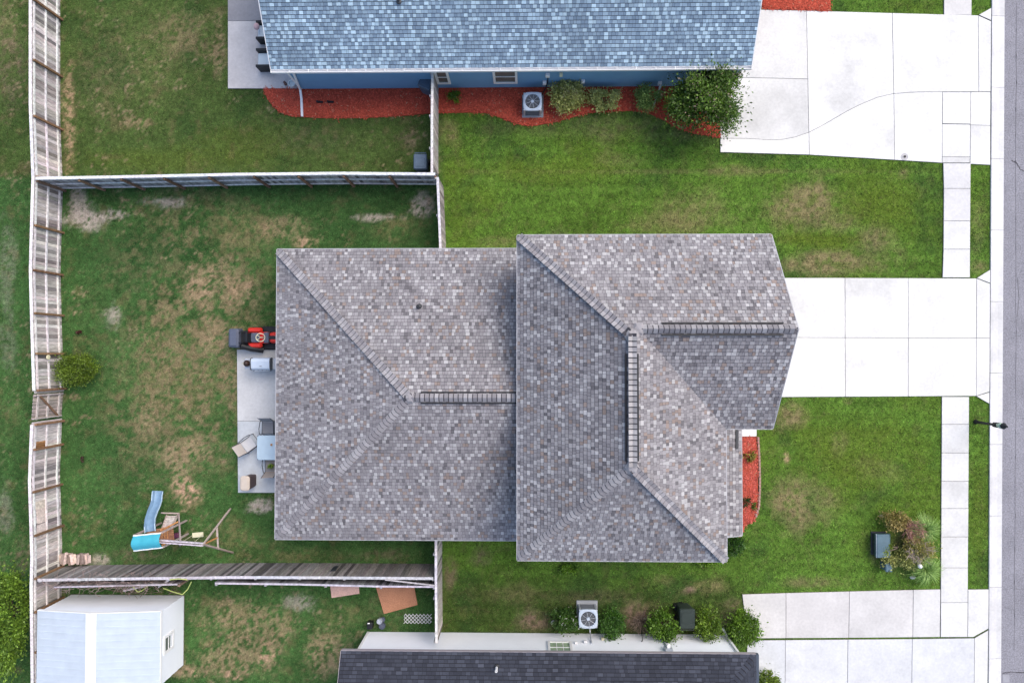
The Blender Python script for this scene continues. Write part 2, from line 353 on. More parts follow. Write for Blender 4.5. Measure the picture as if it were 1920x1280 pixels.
# ---- concrete: each slab a piece of its own
def inset(poly, d):
    n = len(poly); out = []
    A = sum(poly[i][0] * poly[(i + 1) % n][1] - poly[(i + 1) % n][0] * poly[i][1] for i in range(n))
    sg = 1 if A > 0 else -1
    for i in range(n):
        p, q, r = Vector(poly[i - 1][:2]), Vector(poly[i][:2]), Vector(poly[(i + 1) % n][:2])
        a = (q - p).normalized(); b = (r - q).normalized()
        na = Vector((-a.y, a.x)) * sg; nb = Vector((-b.y, b.x)) * sg
        m = (na + nb); m = m / max(m.length_squared / 2, .35)
        out.append(q + m * d)
    return out if sg > 0 else out[::-1]
def slabs(name, polys, top=.045, gap=.008, tint=None, mat_=None, z0=-.04, kids='slab'):
    allp = [[G(*p) for p in pl] for pl in polys]
    c = sum((sum(pl, Vector()) / len(pl) for pl in allp), Vector()) / len(allp)
    base = MB()
    for pl, pw in zip(polys, allp):
        HARD.append(pl); q = inset(pw, .002); base.prism(q, z0, .022)
    root = base.build(name, M_JOINT); tag(root, kind='structure')
    for k, pw in enumerate(allp):
        q = inset(pw, gap); q2 = inset(pw, gap + .008); tz = top + random.uniform(-.004, .004)
        m = MB(); m.loft([[(p.x, p.y, z0 + .01) for p in q], [(p.x, p.y, tz - .008) for p in q], [(p.x, p.y, tz) for p in q2]])
        g = tint[k] if tint and tint[k] else random.uniform(.93, 1.03)
        if not isinstance(g, tuple): g = (g, g * .995, g * .985)
        m.build(kids, mat_ or M_CONC, root, color=g)
    return root
# curved saw joint of the blue house's drive
CV = [(1350, 260), (1400, 260.5), (1440, 263), (1466, 262.5), (1490, 258), (1516, 249)]
CV2 = [(1516, 249), (1540, 236.5), (1562, 224), (1590, 208), (1611, 197.5), (1644, 183.5), (1675, 176.5)]
CV3 = [(1675, 176.5), (1700, 174.5), (1725, 173.3), (1834, 172.8)]
slabs('driveway', [
    [(1404, 18.5), (1511.5, 21), (1514, 149), (1372, 146), (1372, 125), (1404, 125)],
    [(1511.5, 21), (1672, 25.5), (1675, 176.5)] + CV2[::-1][1:] + [(1514, 149)],
    [(1672, 25.5), (1833, 30), (1834, 172.8)] + CV3[::-1][1:],
    [(1350, 166), (1372, 166), (1372, 146), (1514, 149), (1516, 249)] + CV[::-1][1:],
    CV + [(1517, 291), (1350, 286)], CV2 + [(1676.5, 300.5), (1517, 291)], CV3[:3] + [(1766, 173), (1765.5, 306), (1676.5, 300.5)],
    [(1833, 30), (1857.5, 41), (1856.5, 172.8), (1834, 172.8)], [(1834, 29), (1858, 15.5), (1857.6, 39.5)],
    [(1766, 173.4), (1819, 173.2), (1818.6, 233.5), (1766, 232.5)], [(1819, 173.2), (1856.5, 173), (1856, 236), (1818.6, 235)],
    [(1818.6, 235), (1856, 236), (1856, 310), (1818, 308)]],
    tint=[.98, 1.06, 1.07, .99, 1.10, 1.06, 1.06, 1.0, 1.04, 1.04, 1.04, 1.04])
slabs('driveway', [
    [(1400, 521), (1583.5, 521), (1583.8, 633), (1400, 632)], [(1583.5, 521), (1702, 521.5), (1702, 633.4), (1583.8, 633)], [(1702, 521.5), (1830, 522), (1829.6, 633.7), (1702, 633.4)],
    [(1400, 632), (1583.8, 633), (1584, 743.6), (1400, 744.5)], [(1583.8, 633), (1702, 633.4), (1701.8, 743), (1584, 743.6)], [(1702, 633.4), (1829.6, 633.7), (1829.2, 742), (1701.8, 743)],
    [(1830, 522), (1855.4, 532), (1855, 633.8), (1829.6, 633.7)], [(1829.6, 633.7), (1855, 633.8), (1854.4, 734), (1829.2, 742)],
    [(1830.4, 521.4), (1855.6, 505.5), (1855.4, 531)], [(1829.4, 742.4), (1854.4, 735), (1854.2, 757)]],
    tint=[1.06, 1.04, 1.05, 1.05, 1.06, 1.03, 1.04, 1.05, 1.04, 1.04])
slabs('driveway', [
    [(1391, 1113), (1473, 1110.5), (1473, 1195), (1400, 1195.5)], [(1473, 1110.5), (1592, 1107.5), (1590.5, 1194.5), (1473, 1195)], [(1592, 1107.5), (1711.5, 1104.5), (1710.5, 1193.5), (1590.5, 1194.5)],
    [(1711.5, 1104.5), (1762.5, 1103.5), (1761.5, 1193), (1710.5, 1193.5)], [(1814, 1104), (1853, 1103.5), (1852.6, 1177), (1824, 1193), (1813.5, 1193)]],
    tint=[(.86, .84, .83), (.87, .845, .84), (.89, .87, .865), (.91, .90, .89), 1.0])
slabs('driveway', [
    [(1400, 1199), (1472, 1198.5), (1471, 1330), (1400, 1330)], [(1472, 1198.5), (1589, 1197.5), (1588, 1330), (1471, 1330)], [(1589, 1197.5), (1709.5, 1196.5), (1708, 1330), (1588, 1330)],
    [(1709.5, 1196.5), (1826, 1195), (1825, 1330), (1708, 1330)], [(1826, 1195), (1852, 1180), (1850, 1330), (1825, 1330)]],
    tint=[(.88, .90, .94), (.92, .935, .97), (.92, .935, .97), (.92, .935, .97), 1.0])
sw = []
for ys in ([-70, -20, 29.5], [306.5, 354, 414.5, 467.5, 520.5], [743.5, 795, 848.5, 901.5, 952.5, 1005.5, 1063.5, 1128.5, 1193]):
    for a, b in zip(ys, ys[1:]):
        xl = lambda y: 1769 - y * .0055 + (1.5 if 350 < y < 470 else 0); xr = lambda y: 1821 - y * .0065
        sw.append([(xl(a), a), (xr(a), a), (xr(b), b), (xl(b), b)])
sw.append([(1765.5, 233), (1818.6, 234), (1818, 295), (1765.5, 294.5)]); sw.append([(1765.5, 294.5), (1818, 295), (1817.5, 306), (1765.5, 306)])
slabs('sidewalk', sw, tint=[(.95, .93, .92), (.95, .93, .92), (.93, .92, .93), (.93, .92, .93), 1.02, 1.02] + [random.uniform(.95, 1.0) for _ in range(8)] + [1.02, .97])
# kerb with gutter pan, in cast lengths
kl = lambda y: 1858.6 - y * .0050; kr = lambda y: 1883.2 - y * .0053
kj = [31.0 + 133.6 * i for i in range(-1, 11)]
kroot = MB(); a, b = G(kl(kj[0]) + 1, kj[0]), G(kr(kj[-1]) - 1, kj[-1]); kroot.box(b.x - .52, b.y, -.05, b.x, a.y, -.02)
kroot = tag(kroot.build('kerb', M_JOINT), kind='structure')
for y0, y1 in zip(kj, kj[1:]):
    HARD.append([(kl(y0), y0), (1990, y0), (1990, y1 + .1), (kl(y1), y1 + .1)])
    rings = []
    for y in (y0 + .35, y1 - .35):
        p, q = G(kl(y), y), G(kr(y), y); ww = q.x - p.x
        rings.append([(p.x, p.y, -.05), (q.x, p.y, -.05), (q.x, p.y, .022), (p.x + ww * .62, p.y, .020), (p.x + ww * .38, p.y, .038), (p.x + ww * .2, p.y, .056), (p.x + .012, p.y, .06), (p.x, p.y, .052)])
    g = random.uniform(.93, 1.0); MB().loft(rings).build('kerb_segment', M_CONC, kroot, color=(g, g * .99, g))
rd = MB(); p = G(kr(31) - 9, 31); q = G(kr(1290) - 9, 1290); sl_ = (p.x - q.x) / (p.y - q.y); xa, xb = p.x + sl_ * (120 - p.y), p.x + sl_ * (-120 - p.y)
rd.add([(xa, 120, .012), (xb, -120, .012), (xb + 8, -120, .012), (xa + 8, 120, .012), (xa, 120, -.03), (xb, -120, -.03), (xb + 8, -120, -.03), (xa + 8, 120, -.03)],
       [(0, 1, 2, 3), (0, 4, 5, 1), (2, 6, 7, 3)])
road = tag(rd.build('road', M_ASPH), kind='structure')
def crack(seq, wd, col):
    m = MB(); pts = []
    for a, b in zip(seq, seq[1:]):
        for k in range(6): t = k / 6; pts.append(G(a[0] + (b[0] - a[0]) * t + random.gauss(0, .5), a[1] + (b[1] - a[1]) * t + random.gauss(0, .5), .0165))
    for a, b in zip(pts, pts[1:]): m.beam(a, b + (b - a) * .12, wd * random.uniform(.6, 1.3), .003)
    m.build('crack', mat('crack_' + col, (.06, .055, .06) if col == 'dark' else (.17, .165, .18), 1.0), road)
crack([(1906, 5), (1904.5, 300), (1905, 620), (1904, 900), (1902, 1275)], .022, 'soft')
crack([(1879, 1262), (1895, 1259), (1925, 1261)], .03, 'dark'); crack([(1880, 1104), (1900, 1103), (1925, 1105)], .018, 'soft'); crack([(1896, 300), (1906, 306), (1914, 318), (1925, 322)], .03, 'dark'); crack([(1908, 520), (1911, 560), (1907, 600)], .03, 'soft')
m = MB(); a, b = G(1880, 1264, .02), G(1893, 1279, .02); m.box(a.x, b.y, .0125, b.x, a.y, .019); m.build('patch', M_CONC, road, color=(.5, .5, .55))
# patios
slabs('patio', [[(428, 40.5), (600, 40.5), (600, 167), (428, 167)], [(428, -80), (600, -80), (600, 40.5), (428, 40.5)]], tint=[(.80, .78, .80), (.43, .43, .47)], top=.06, gap=.006)
slabs('patio', [[(445, 655), (580, 655), (580, 789), (446, 789)], [(446, 789), (580, 789), (580, 923), (447, 923)]], tint=[(.86, .87, .89), (.78, .83, .89)], top=.06, gap=.006)
slabs('porch_slab', [[(1330, 790), (1418, 790), (1418, 818), (1330, 818)]], tint=[1.05], top=.07)

# ---- red mulch beds
def mulch(name, poly, label, n, cat='flower bed', base=(.47, .085, .052)):
    HARD.append(poly); pw = [G(*p) for p in poly]
    m = MB(); o = inset(pw, .0); i1 = inset(pw, .05); i2 = inset(pw, .16)
    m.loft([[(p.x, p.y, -.03) for p in o], [(p.x, p.y, .015) for p in o], [(p.x, p.y, .045) for p in i1], [(p.x, p.y, .06) for p in i2]])
    root = m.build(name, M_MULCH); tag(root, label, cat)
    xs = [p.x for p in pw]; ys = [p.y for p in pw]
    x = RNG.uniform(min(xs) - .05, max(xs) + .05, n * 4); y = RNG.uniform(min(ys) - .05, max(ys) + .05, n * 4)
    px, py = to_px(x, y); k = inside(px + RNG.normal(0, 2.2, len(px)), py + RNG.normal(0, 2.2, len(px)), poly); x, y = x[k][:n], y[k][:n]; nn = len(x)
    a = RNG.uniform(0, 6.28, nn); l = RNG.uniform(.02, .055, nn); wd = RNG.uniform(.006, .014, nn); tl = RNG.normal(0, .25, nn)
    z = .062 + RNG.uniform(0, .012, nn); ux, uy = np.cos(a), np.sin(a)
    V = np.stack([np.stack([x + s * ux * l - t * uy * wd, y + s * uy * l + t * ux * wd, z + s * tl * l + t * wd * .3], 1) for s, t in ((-1, -1), (1, -1), (1, 1), (-1, 1))], 1).reshape(-1, 3)
    sh = RNG.uniform(.55, 1.5, nn)[:, None] * np.array(base)[None, :]; sh[RNG.random(nn) < .025] = (.50, .28, .18)
    V -= np.array(org(root))[None, :]
    ch = link('wood_chips', np_mesh('wood_chips', V, np.arange(nn * 4), np.arange(nn) * 4, M_CHIP, np.repeat(sh, 4, 0)), root); ch['kind'] = 'stuff'
    return root
BED = [(493, 166), (500, 183), (512, 200), (527, 212), (545, 218.5), (600, 222), (680, 222), (760, 217.5), (806, 213), (880, 211.5), (915, 213), (938, 221), (960, 230), (985, 236.5), (1005, 236), (1040, 230), (1075, 220), (1105, 212), (1140, 210), (1185, 208), (1215, 212), (1245, 226), (1268, 240), (1300, 250), (1349, 259), (1349, 164), (1200, 158), (600, 158), (570, 166)]
mulch('mulch_bed', BED, 'long red mulch bed with wavy edge along the blue house', 15000)
mulch('mulch_bed', [(1428, -30), (1557, -30), (1557, 21.5), (1428, 18)], 'square red mulch bed cut by the top photo edge', 2600)
mulch('mulch_bed', [(1365, 818.5), (1417, 818.5), (1420, 850), (1421, 920), (1419, 960), (1412, 978), (1397, 985), (1388, 1006), (1365, 1006)], 'narrow red mulch bed beside the low porch roof', 3000, base=(.48, .10, .075))
# brick edging of the porch bed
eb = thing('bed_edging', G(1421, 900), 'thin curved edging along the porch mulch bed', 'edging')
for k in range(22):
    t = k / 22; y = 822 + 150 * t; x = 1421 + 3 * math.sin(t * 3.1) - max(0, t - .85) * 40
    p = G(x, y); m = MB(); m.rbox(p.x, p.y, -.01, .075 + random.uniform(-.006, .006), .085, .148, .012, random.uniform(-.05, .05)); m.build('edging_brick', M_LOG, eb, color=(.36, .22, .19))

# ================================================================== ROOFS
def clip(poly, cp):
    """clip 2D polygon by convex CCW polygon"""
    out = poly
    for i in range(len(cp)):
        a, b = cp[i], cp[(i + 1) % len(cp)]; ex, ey = b[0] - a[0], b[1] - a[1]; src = out; out = []
        if not src: return []
        for j in range(len(src)):
            p, q = src[j - 1], src[j]
            dp = ex * (p[1] - a[1]) - ey * (p[0] - a[0]); dq = ex * (q[1] - a[1]) - ey * (q[0] - a[0])
            if (dp >= 0) != (dq >= 0):
                t = dp / (dp - dq); out.append((p[0] + (q[0] - p[0]) * t, p[1] + (q[1] - p[1]) * t))
            if dq >= 0: out.append(q)
    return out
def area2(p): return abs(sum(p[i][0] * p[(i + 1) % len(p)][1] - p[(i + 1) % len(p)][0] * p[i][1] for i in range(len(p)))) / 2
class Roof:
    """a house's roof pieces: tabs gathered, the 300 that show largest become objects"""
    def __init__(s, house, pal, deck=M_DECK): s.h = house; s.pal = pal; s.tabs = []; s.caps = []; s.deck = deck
    def plane(s, part, poly, exp=.143, wr=(.095, .155), thick=.013):
        """poly: 3D corners, the first two run along the eave with the slope on their left"""
        P = [Vector(p) for p in poly]; u = (P[1] - P[0]); u.z = 0; u.normalize()
        n = Vector((0, 0, 0))
        for i in range(1, len(P) - 1): n += (P[i] - P[0]).cross(P[i + 1] - P[0])
        n.normalize()
        if n.z < 0: n = -n
        v = n.cross(u).normalized(); o = P[0]
        cp = [((p - o).dot(u), (p - o).dot(v)) for p in P]
        if sum(cp[i][0] * cp[(i + 1) % len(cp)][1] - cp[(i + 1) % len(cp)][0] * cp[i][1] for i in range(len(cp))) < 0: cp = cp[::-1]
        u0, u1 = min(c[0] for c in cp), max(c[0] for c in cp); v1 = max(c[1] for c in cp)
        part['mb'].add([p for p in P], [tuple(range(len(P)))])
        r = 0
        while r * exp < v1:
            va = r * exp; vb = va + exp - .021; x = u0 - random.uniform(0, .2); hi = random.random() < .5  # tabs stop short so dark underlay stands in for the row shadow line
            while x < u1:
                wd = random.uniform(*wr) * (1.12 if hi else .88); q = clip([(x, va), (x + wd - .009, va), (x + wd - .009, vb), (x, vb)], cp)
                if len(q) > 2 and area2(q) > .0012:
                    th = thick * (1.35 if hi else .55)
                    top = [o + u * a + v * b + n * (.004 + th * (1 - (b - va) / exp)) for a, b in q]
                    bot = [o + u * a + v * b + n * .001 for a, b in q]
                    c = random.choices(s.pal, [p_[3 if hi else 4] for p_ in s.pal])[0]; g = random.uniform(.9, 1.1)
                    s.tabs.append((area2(q) / (CAM_H - top[0].z) ** 2 * n.z, part, top, bot, (c[0] * g, c[1] * g, c[2] * g)))
                x += wd; hi = not hi if random.random() < .92 else hi
            r += 1
    def line(s, part, p0, p1, na, nb, exp=.175, wing=.165, lift=.02, pal=None):
        """overlapping cap shingles from the low end p0 to the high end p1"""
        p0, p1 = Vector(p0), Vector(p1); d = (p1 - p0); L = d.length; d.normalize()
        wa = na.cross(d); wb = nb.cross(d)
        mid = (na + nb).normalized(); side = d.cross(mid).normalized()
        if wa.dot(side) < 0: wa = -wa
        if wb.dot(side) > 0: wb = -wb
        part['mb'].add([p0 + d * .15 + wa * (wing - .01) + mid * .012, p0 + d * .15 + mid * .03, p0 + d * .15 + wb * (wing - .01) + mid * .012, p1 + wa * (wing - .01) + mid * .012, p1 + mid * .03, p1 + wb * (wing - .01) + mid * .012], [(0, 1, 4, 3), (1, 2, 5, 4)])  # dark strip under the caps, showing between them as painted butt shadow
        for k in range(int((L - .13) / exp)):
            a = p0 + d * (.13 + k * exp); b = a + d * (exp - .036)
            pr = [(wa * wing, .3), (wa * wing * .5, .75), (Vector((0, 0, 0)), 1), (wb * wing * .5, .75), (wb * wing, .3)]
            f = lambda base, h: [base + o_ + mid * (h * g_ + .008) for o_, g_ in pr]
            lo, hi2 = f(a, lift + .035), f(b, lift + .004); bt = [base + o_ - mid * .004 for base in (a, b) for o_, g_ in pr]
            vs = lo + hi2 + bt; fs = []
            for i in range(4): fs += [(i, i + 1, 5 + i + 1, 5 + i), (10 + i, i + 10 + 1, i + 1, i)]
            fs += [(0, 5, 15, 10), (4, 14, 19, 9)]
            c = random.choice(pal or [p_[:3] for p_ in s.pal[:3]]); g = random.uniform(.98, 1.15)
            s.caps.append((part, vs, fs, (c[0] * g, c[1] * g, c[2] * g)))
    def finish(s):
        for part in {id(t[1]): t[1] for t in s.tabs}.values():
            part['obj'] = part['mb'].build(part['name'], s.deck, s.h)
        s.tabs.sort(key=lambda t: -t[0])
        rest = {}
        for k, (a, part, top, bot, col) in enumerate(s.tabs):
            n = len(top)
            fs = [tuple(range(n))] + [(i, i + n, (i + 1) % n + n, (i + 1) % n) for i in range(n)]
            m = MB() if k < 300 else rest.setdefault(id(part), (part, MB()))[1]
            m.add(top + bot, fs, col)
            if k < 300: m.build('shingle', M_SHING, part['obj'], colored=True)
        for part, m in rest.values(): m.build('shingle_field', M_SHING, part['obj'], colored=True, kind='stuff')
        rest = {}
        for k, (part, vs, fs, col) in enumerate(s.caps):
            m = MB() if k < 300 else rest.setdefault(id(part), (part, MB()))[1]
            m.add(vs, fs, col)
            if k < 300: m.build('ridge_cap', M_SHING, part['obj'], colored=True)
        for part, m in rest.values(): m.build('cap_shingles', M_SHING, part['obj'], colored=True, kind='stuff')
def nrm(a, b, c):
    n = (Vector(b) - Vector(a)).cross(Vector(c) - Vector(a)).normalized(); return n if n.z > 0 else -n
def RP(name): return {'name': name, 'mb': MB()}
def lap_wall(m, a, b, z0, z1, step=.16, out=None):
    """lapped siding boards along a wall from a to b; out = outward unit normal"""
    a, b = Vector((a[0], a[1], 0)), Vector((b[0], b[1], 0)); o = Vector((out[0], out[1], 0)); z = z0
    while z < z1 - .01:
        t = min(z + step, z1)
        p = [a + Vector((0, 0, z)), b + Vector((0, 0, z))]; q = [a + Vector((0, 0, t)), b + Vector((0, 0, t))]
        vs = [p[0], p[1], p[1] + o * .022, p[0] + o * .022, q[0], q[1], q[1] + o * .004, q[0] + o * .004]
        m.add(vs, [(0, 1, 2, 3), (3, 2, 6, 7), (4, 7, 6, 5), (0, 3, 7, 4), (1, 5, 6, 2)]); z = t
def window(house, c, wd, ht, out, glass=M_GLASS, mull=(0, 1), sill=True):
    """c: centre on the wall; frame, panes and bars as parts"""
    o = Vector((out[0], out[1], 0)); sd = Vector((-o.y, o.x, 0)); up = Vector((0, 0, 1)); c = Vector(c)
    f = MB(); t = .10
    for s_ in (-1, 1):
        f.beam(c + sd * s_ * (wd / 2 + t / 2) - up * (ht / 2 + t) + o * .03, c + sd * s_ * (wd / 2 + t / 2) + up * (ht / 2 + t) + o * .03, .06, t, sd)
        f.beam(c - sd * wd / 2 + up * s_ * (ht / 2 + t / 2) + o * .03, c + sd * wd / 2 + up * s_ * (ht / 2 + t / 2) + o * .03, .06, t, up)
    fr = f.build('window', M_WHITE, house)
    MB().beam(c - sd * wd / 2 + o * .012, c + sd * wd / 2 + o * .012, .012, ht, up).build('pane', glass, fr)
    for k in range(mull[0]):
        x = -wd / 2 + wd * (k + 1) / (mull[0] + 1); MB().beam(c + sd * x - up * ht / 2 + o * .026, c + sd * x + up * ht / 2 + o * .026, .018, .03, sd).build('glazing_bar', M_WHITE, fr)
    for k in range(mull[1]):
        z = -ht / 2 + ht * (k + 1) / (mull[1] + 1); MB().beam(c + up * z - sd * wd / 2 + o * .03, c + up * z + sd * wd / 2 + o * .03, .02, .04, up).build('glazing_bar', M_WHITE, fr)
    return fr
def edge_trim(m, a, b, h=.16, t=.03, out=(0, 0)):
    o = Vector((out[0], out[1], 0)); up = Vector((0, 0, 1)); a, b = Vector(a), Vector(b); d = (b - a)
    vs = []
    for p in (a, b): vs += [p + o * .002 - up * h, p + o * t - up * h, p + o * t + up * .012, p + o * .002 + up * .012]
    m.add(vs, [(0, 1, 5, 4), (1, 2, 6, 5), (2, 3, 7, 6), (3, 0, 4, 7), (0, 3, 2, 1), (4, 5, 6, 7)])

# ------------------------------------------------------------------ the house in the middle
ZE = 2.7
PALM = [(.258, .248, .258, 32, 36), (.220, .211, .222, 16, 36), (.312, .304, .312, 28, 10), (.405, .40, .405, 18, 2), (.258, .210, .188, 9, 8), (.150, .143, .152, 2, 12)]
house = thing('house', G(985, 740), 'two storey house with mauve grey shingle hip roofs in the middle', 'house')
rf = Roof(house, PALM)
# rear wing
wx0 = G(518, 740, ZE).x; wy1 = G(700, 467, ZE).y; wy0 = G(700, 1011, ZE).y; wh = (wy1 - wy0) / 2; wym = (wy0 + wy1) / 2; PW = .43
ZWR = ZE + PW * wh
EF = 5.5; PF = .68
fx0 = G(970, 740, EF).x; fx1 = G(1360.5, 740, EF).x; fy1 = G(1200, 440.5, EF).y; fy0 = G(1200, 1051, EF).y
fh = (fx1 - fx0) / 2; fxm = (fx0 + fx1) / 2; ZFR = EF + PF * fh
gx1 = G(1446, 440, EF).x; gy0 = G(1300, 803, EF).y; gh = (fy1 - gy0) / 2; gym = (fy1 + gy0) / 2; ZGR = EF + PF * gh
wxe = fx0 + .42                                      # front block's west wall
part_r = RP('rear_roof')
NW, SW = Vector((wx0, wy1, ZE)), Vector((wx0, wy0, ZE)); NE, SE = Vector((wxe, wy1, ZE)), Vector((wxe, wy0, ZE))
RW, RE = Vector((wx0 + wh, wym, ZWR)), Vector((wxe, wym, ZWR))
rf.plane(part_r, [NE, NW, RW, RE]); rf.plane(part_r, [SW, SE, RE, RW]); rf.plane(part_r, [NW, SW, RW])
nN, nS, nW = nrm(NE, NW, RW), nrm(SW, SE, RE), nrm(NW, SW, RW)
rf.line(part_r, NW, RW, nN, nW); rf.line(part_r, SW, RW, nS, nW); rf.line(part_r, RE + Vector((-.01, 0, .025)), RW + Vector((-.2, 0, .025)), nN, nS)
# front block + garage gable
part_f = RP('front_roof')
A, B, C_, D_ = Vector((fx0, fy1, EF)), Vector((fx0, fy0, EF)), Vector((fx1, fy0, EF)), Vector((fx1, gy0, EF))
RS = Vector((fxm, fy0 + fh, ZFR)); RN = Vector((fxm, fy1 - fh, ZFR))
GR0 = Vector((fx0 + gh + (fxm - fx0 - gh) * 2, gym, ZGR)); GR1 = Vector((gx1, gym, ZGR))      # garage ridge
HN = Vector((fx0 + gh, fy1 - gh, ZGR))                                                        # hip at garage ridge height
GNE, GSE = Vector((gx1, fy1, EF)), Vector((gx1, gy0, EF))
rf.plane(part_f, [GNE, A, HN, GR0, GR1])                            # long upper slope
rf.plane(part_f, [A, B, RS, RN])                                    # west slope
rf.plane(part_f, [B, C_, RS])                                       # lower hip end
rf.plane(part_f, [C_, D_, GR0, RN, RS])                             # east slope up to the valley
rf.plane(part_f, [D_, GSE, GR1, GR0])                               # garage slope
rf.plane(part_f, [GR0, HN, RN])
fN, fW, fS, fE = Vector((0, PF, 1)).normalized(), Vector((-PF, 0, 1)).normalized(), Vector((0, -PF, 1)).normalized(), Vector((PF, 0, 1)).normalized()
rf.line(part_f, A, HN + (RN - HN) * .6, fN, fW); rf.line(part_f, B, RS, fS, fW); rf.line(part_f, C_, RS, fS, fE)
up3 = Vector((0, 0, .025))
rf.line(part_f, RS + up3 + Vector((0, -.1, 0)), RN + up3 + Vector((0, .1, 0)), fW, fE, pal=[(.34, .33, .33), (.30, .295, .295), (.27, .265, .27)]); rf.line(part_f, GR1 + up3, GR0 + up3, fN, fS)
rf.line(part_f, GR0, RN + (RN - GR0) * .3, fN, fE)
part_p = RP('porch_roof')
ZP = 2.75; pxe = G(1390.5, 900, ZP).x; pys = G(1390, 1003.5, ZP).y; pyn = gy0 + .3; pxw = fx1 - .45; PP = .33; zpw = ZP + PP * (pxe - pxw)
rf.plane(part_p, [Vector((pxe, pys, ZP)), Vector((pxe, pyn, ZP)), Vector((pxw, pyn, zpw)), Vector((pxw, pys, zpw))])
rf.finish()
for q, pt in ((RW, part_r), (RS, part_f), (RN, part_f), (GR0, part_f)):
    m = MB(); m.lathe((q.x, q.y, q.z - .05), [(.24, 0), (.15, .085), (.02, .115)], 6, col=(.30, .29, .30)); m.build('apex_cap', M_SHING, pt['obj'], colored=True)
# ridge vents: raised dark rolls below the cap shingles
def ridge_vent(par, a, b, sd):
    m = MB(); a, b = Vector(a), Vector(b); s_ = Vector(sd)
    for k in (-1, 1): m.beam(a + s_ * k * .195 + Vector((0, 0, -.085)), b + s_ * k * .195 + Vector((0, 0, -.085)), .05, .075)
    m.build('ridge_vent', M_BLACK, par)
ridge_vent(part_r['obj'], RW + Vector((.4, 0, .04)), RE, (0, 1, 0))
ridge_vent(part_f['obj'], RS + Vector((0, .2, .01)), RN - Vector((0, .55, -.01)), (1, 0, 0))
ridge_vent(part_f['obj'], GR0 + Vector((.75, 0, .01)), GR1 - Vector((.45, 0, -.01)), (0, 1, 0))
# drip edges
m = MB()
edge_trim(m, NW, SW, out=(-1, 0)); edge_trim(m, NW + Vector((.002, 0, 0)), NE, out=(0, 1)); edge_trim(m, SW + Vector((.002, 0, 0)), SE, out=(0, -1)); m.build('drip_edge', M_TRIM, part_r['obj'])
m = MB()
edge_trim(m, A, B, out=(-1, 0)); edge_trim(m, A, GNE, out=(0, 1)); edge_trim(m, B, C_, out=(0, -1)); edge_trim(m, C_, D_, out=(1, 0)); edge_trim(m, D_, GSE, out=(0, -1))
edge_trim(m, GNE, GR1, out=(1, 0)); edge_trim(m, GSE, GR1, out=(1, 0)); m.build('drip_edge', M_TRIM, part_f['obj'])
m = MB(); edge_trim(m, (pxe, pys, ZP), (pxe, pyn, ZP), out=(1, 0)); edge_trim(m, (pxe, pys, ZP), (pxw, pys, zpw), out=(0, -1)); m.build('drip_edge', M_TRIM, part_p['obj'])
# flashing strip on the porch roof
a, b = G(1381.5, 805, ZP + .1), G(1381.5, 841, ZP + .1); m = MB(); zf = ZP + PP * (pxe - a.x) + .05
m.beam((a.x, a.y, zf), (b.x, b.y, zf), .09, .05); m.build('flashing', M_FRAME, part_p['obj'])
# pipe vent
p = G(786, 575, 3.7); zv = ZE + PW * (wy1 - p.y); m = MB(); m.lathe((p.x, p.y, zv - .05), [(.13, 0), (.12, .07), (.07, .12), (.055, .13), (.055, .34), (.03, .34), (.03, .25)], 14); m.build('pipe_vent', M_FRAME, part_r['obj'], smooth=True)
# walls
m = MB(); o_ = .42; q = [(wx0 + o_, wy0 + o_), (wx0 + o_, wy1 - o_)]
lap_wall(m, q[1], q[0], 0, ZE + .1, out=(-1, 0)); lap_wall(m, (wx0 + o_, wy1 - o_), (wxe, wy1 - o_), 0, ZE + .1, out=(0, 1)); lap_wall(m, (wx0 + o_, wy0 + o_), (wxe, wy0 + o_), 0, ZE + .1, out=(0, -1))
fW0, fW1, fS0, fN1 = fx0 + .42, fx1 - .42, fy0 + .42, fy1 - .42; gE = gx1 - .42; gS = gy0 + .42
lap_wall(m, (fW0, fN1), (fW0, fS0), 0, EF + .1, out=(-1, 0)); lap_wall(m, (fW0, fN1), (gE, fN1), 0, EF + .1, out=(0, 1)); lap_wall(m, (fW0, fS0), (fW1, fS0), 0, EF + .1, out=(0, -1))
lap_wall(m, (fW1, fS0), (fW1, gS), 0, EF + .1, out=(1, 0)); lap_wall(m, (gE, gS), (fW1, gS), 0, EF + .1, out=(0, -1)); lap_wall(m, (gE, fN1), (gE, gS), 0, EF + .1, out=(1, 0))
m.add([(gE, fN1, EF + .1), (gE, gS, EF + .1), (gE, gym, ZGR - .15)], [(0, 1, 2)])
m.build('wall', M_SIDET, house)
m = MB()                                               # soffits close the eaves
m.box(wx0 + .01, wy0 + .01, ZE - .14, wxe, wy1 - .01, ZE - .115); m.box(fx0 + .01, fy0 + .01, EF - .14, fx1 - .01, fy1 - .01, EF - .115); m.box(fx1 - .01, gy0 + .01, EF - .143, gx1 - .01, fy1 - .01, EF - .118)
m.build('soffit', M_WHITE, house)
gd = MB(); gd.box(gE + .025, gym - 2.45, .06, gE + .06, gym + 2.45, 2.3); gdo = gd.build('garage_door', M_WHITE, house)
for k in range(4):
    mm = MB()
    for j in range(4): mm.rbox(gE + .065, gym - 1.83 + j * 1.22, .14 + k * .55, .55 + k * .55, .02, 1.0, .004)
    mm.build('door_panel', M_WHITE, gdo)
window(house, (gE + .0, gym - 1.6, 4.2), .9, 1.3, (1, 0)); window(house, (gE, gym + 1.6, 4.2), .9, 1.3, (1, 0)); window(house, (fW1, (fS0 + gS) / 2, 4.4), 1.4, 1.2, (1, 0)); window(house, (fxm, fS0, 4.2), .9, 1.2, (0, -1))
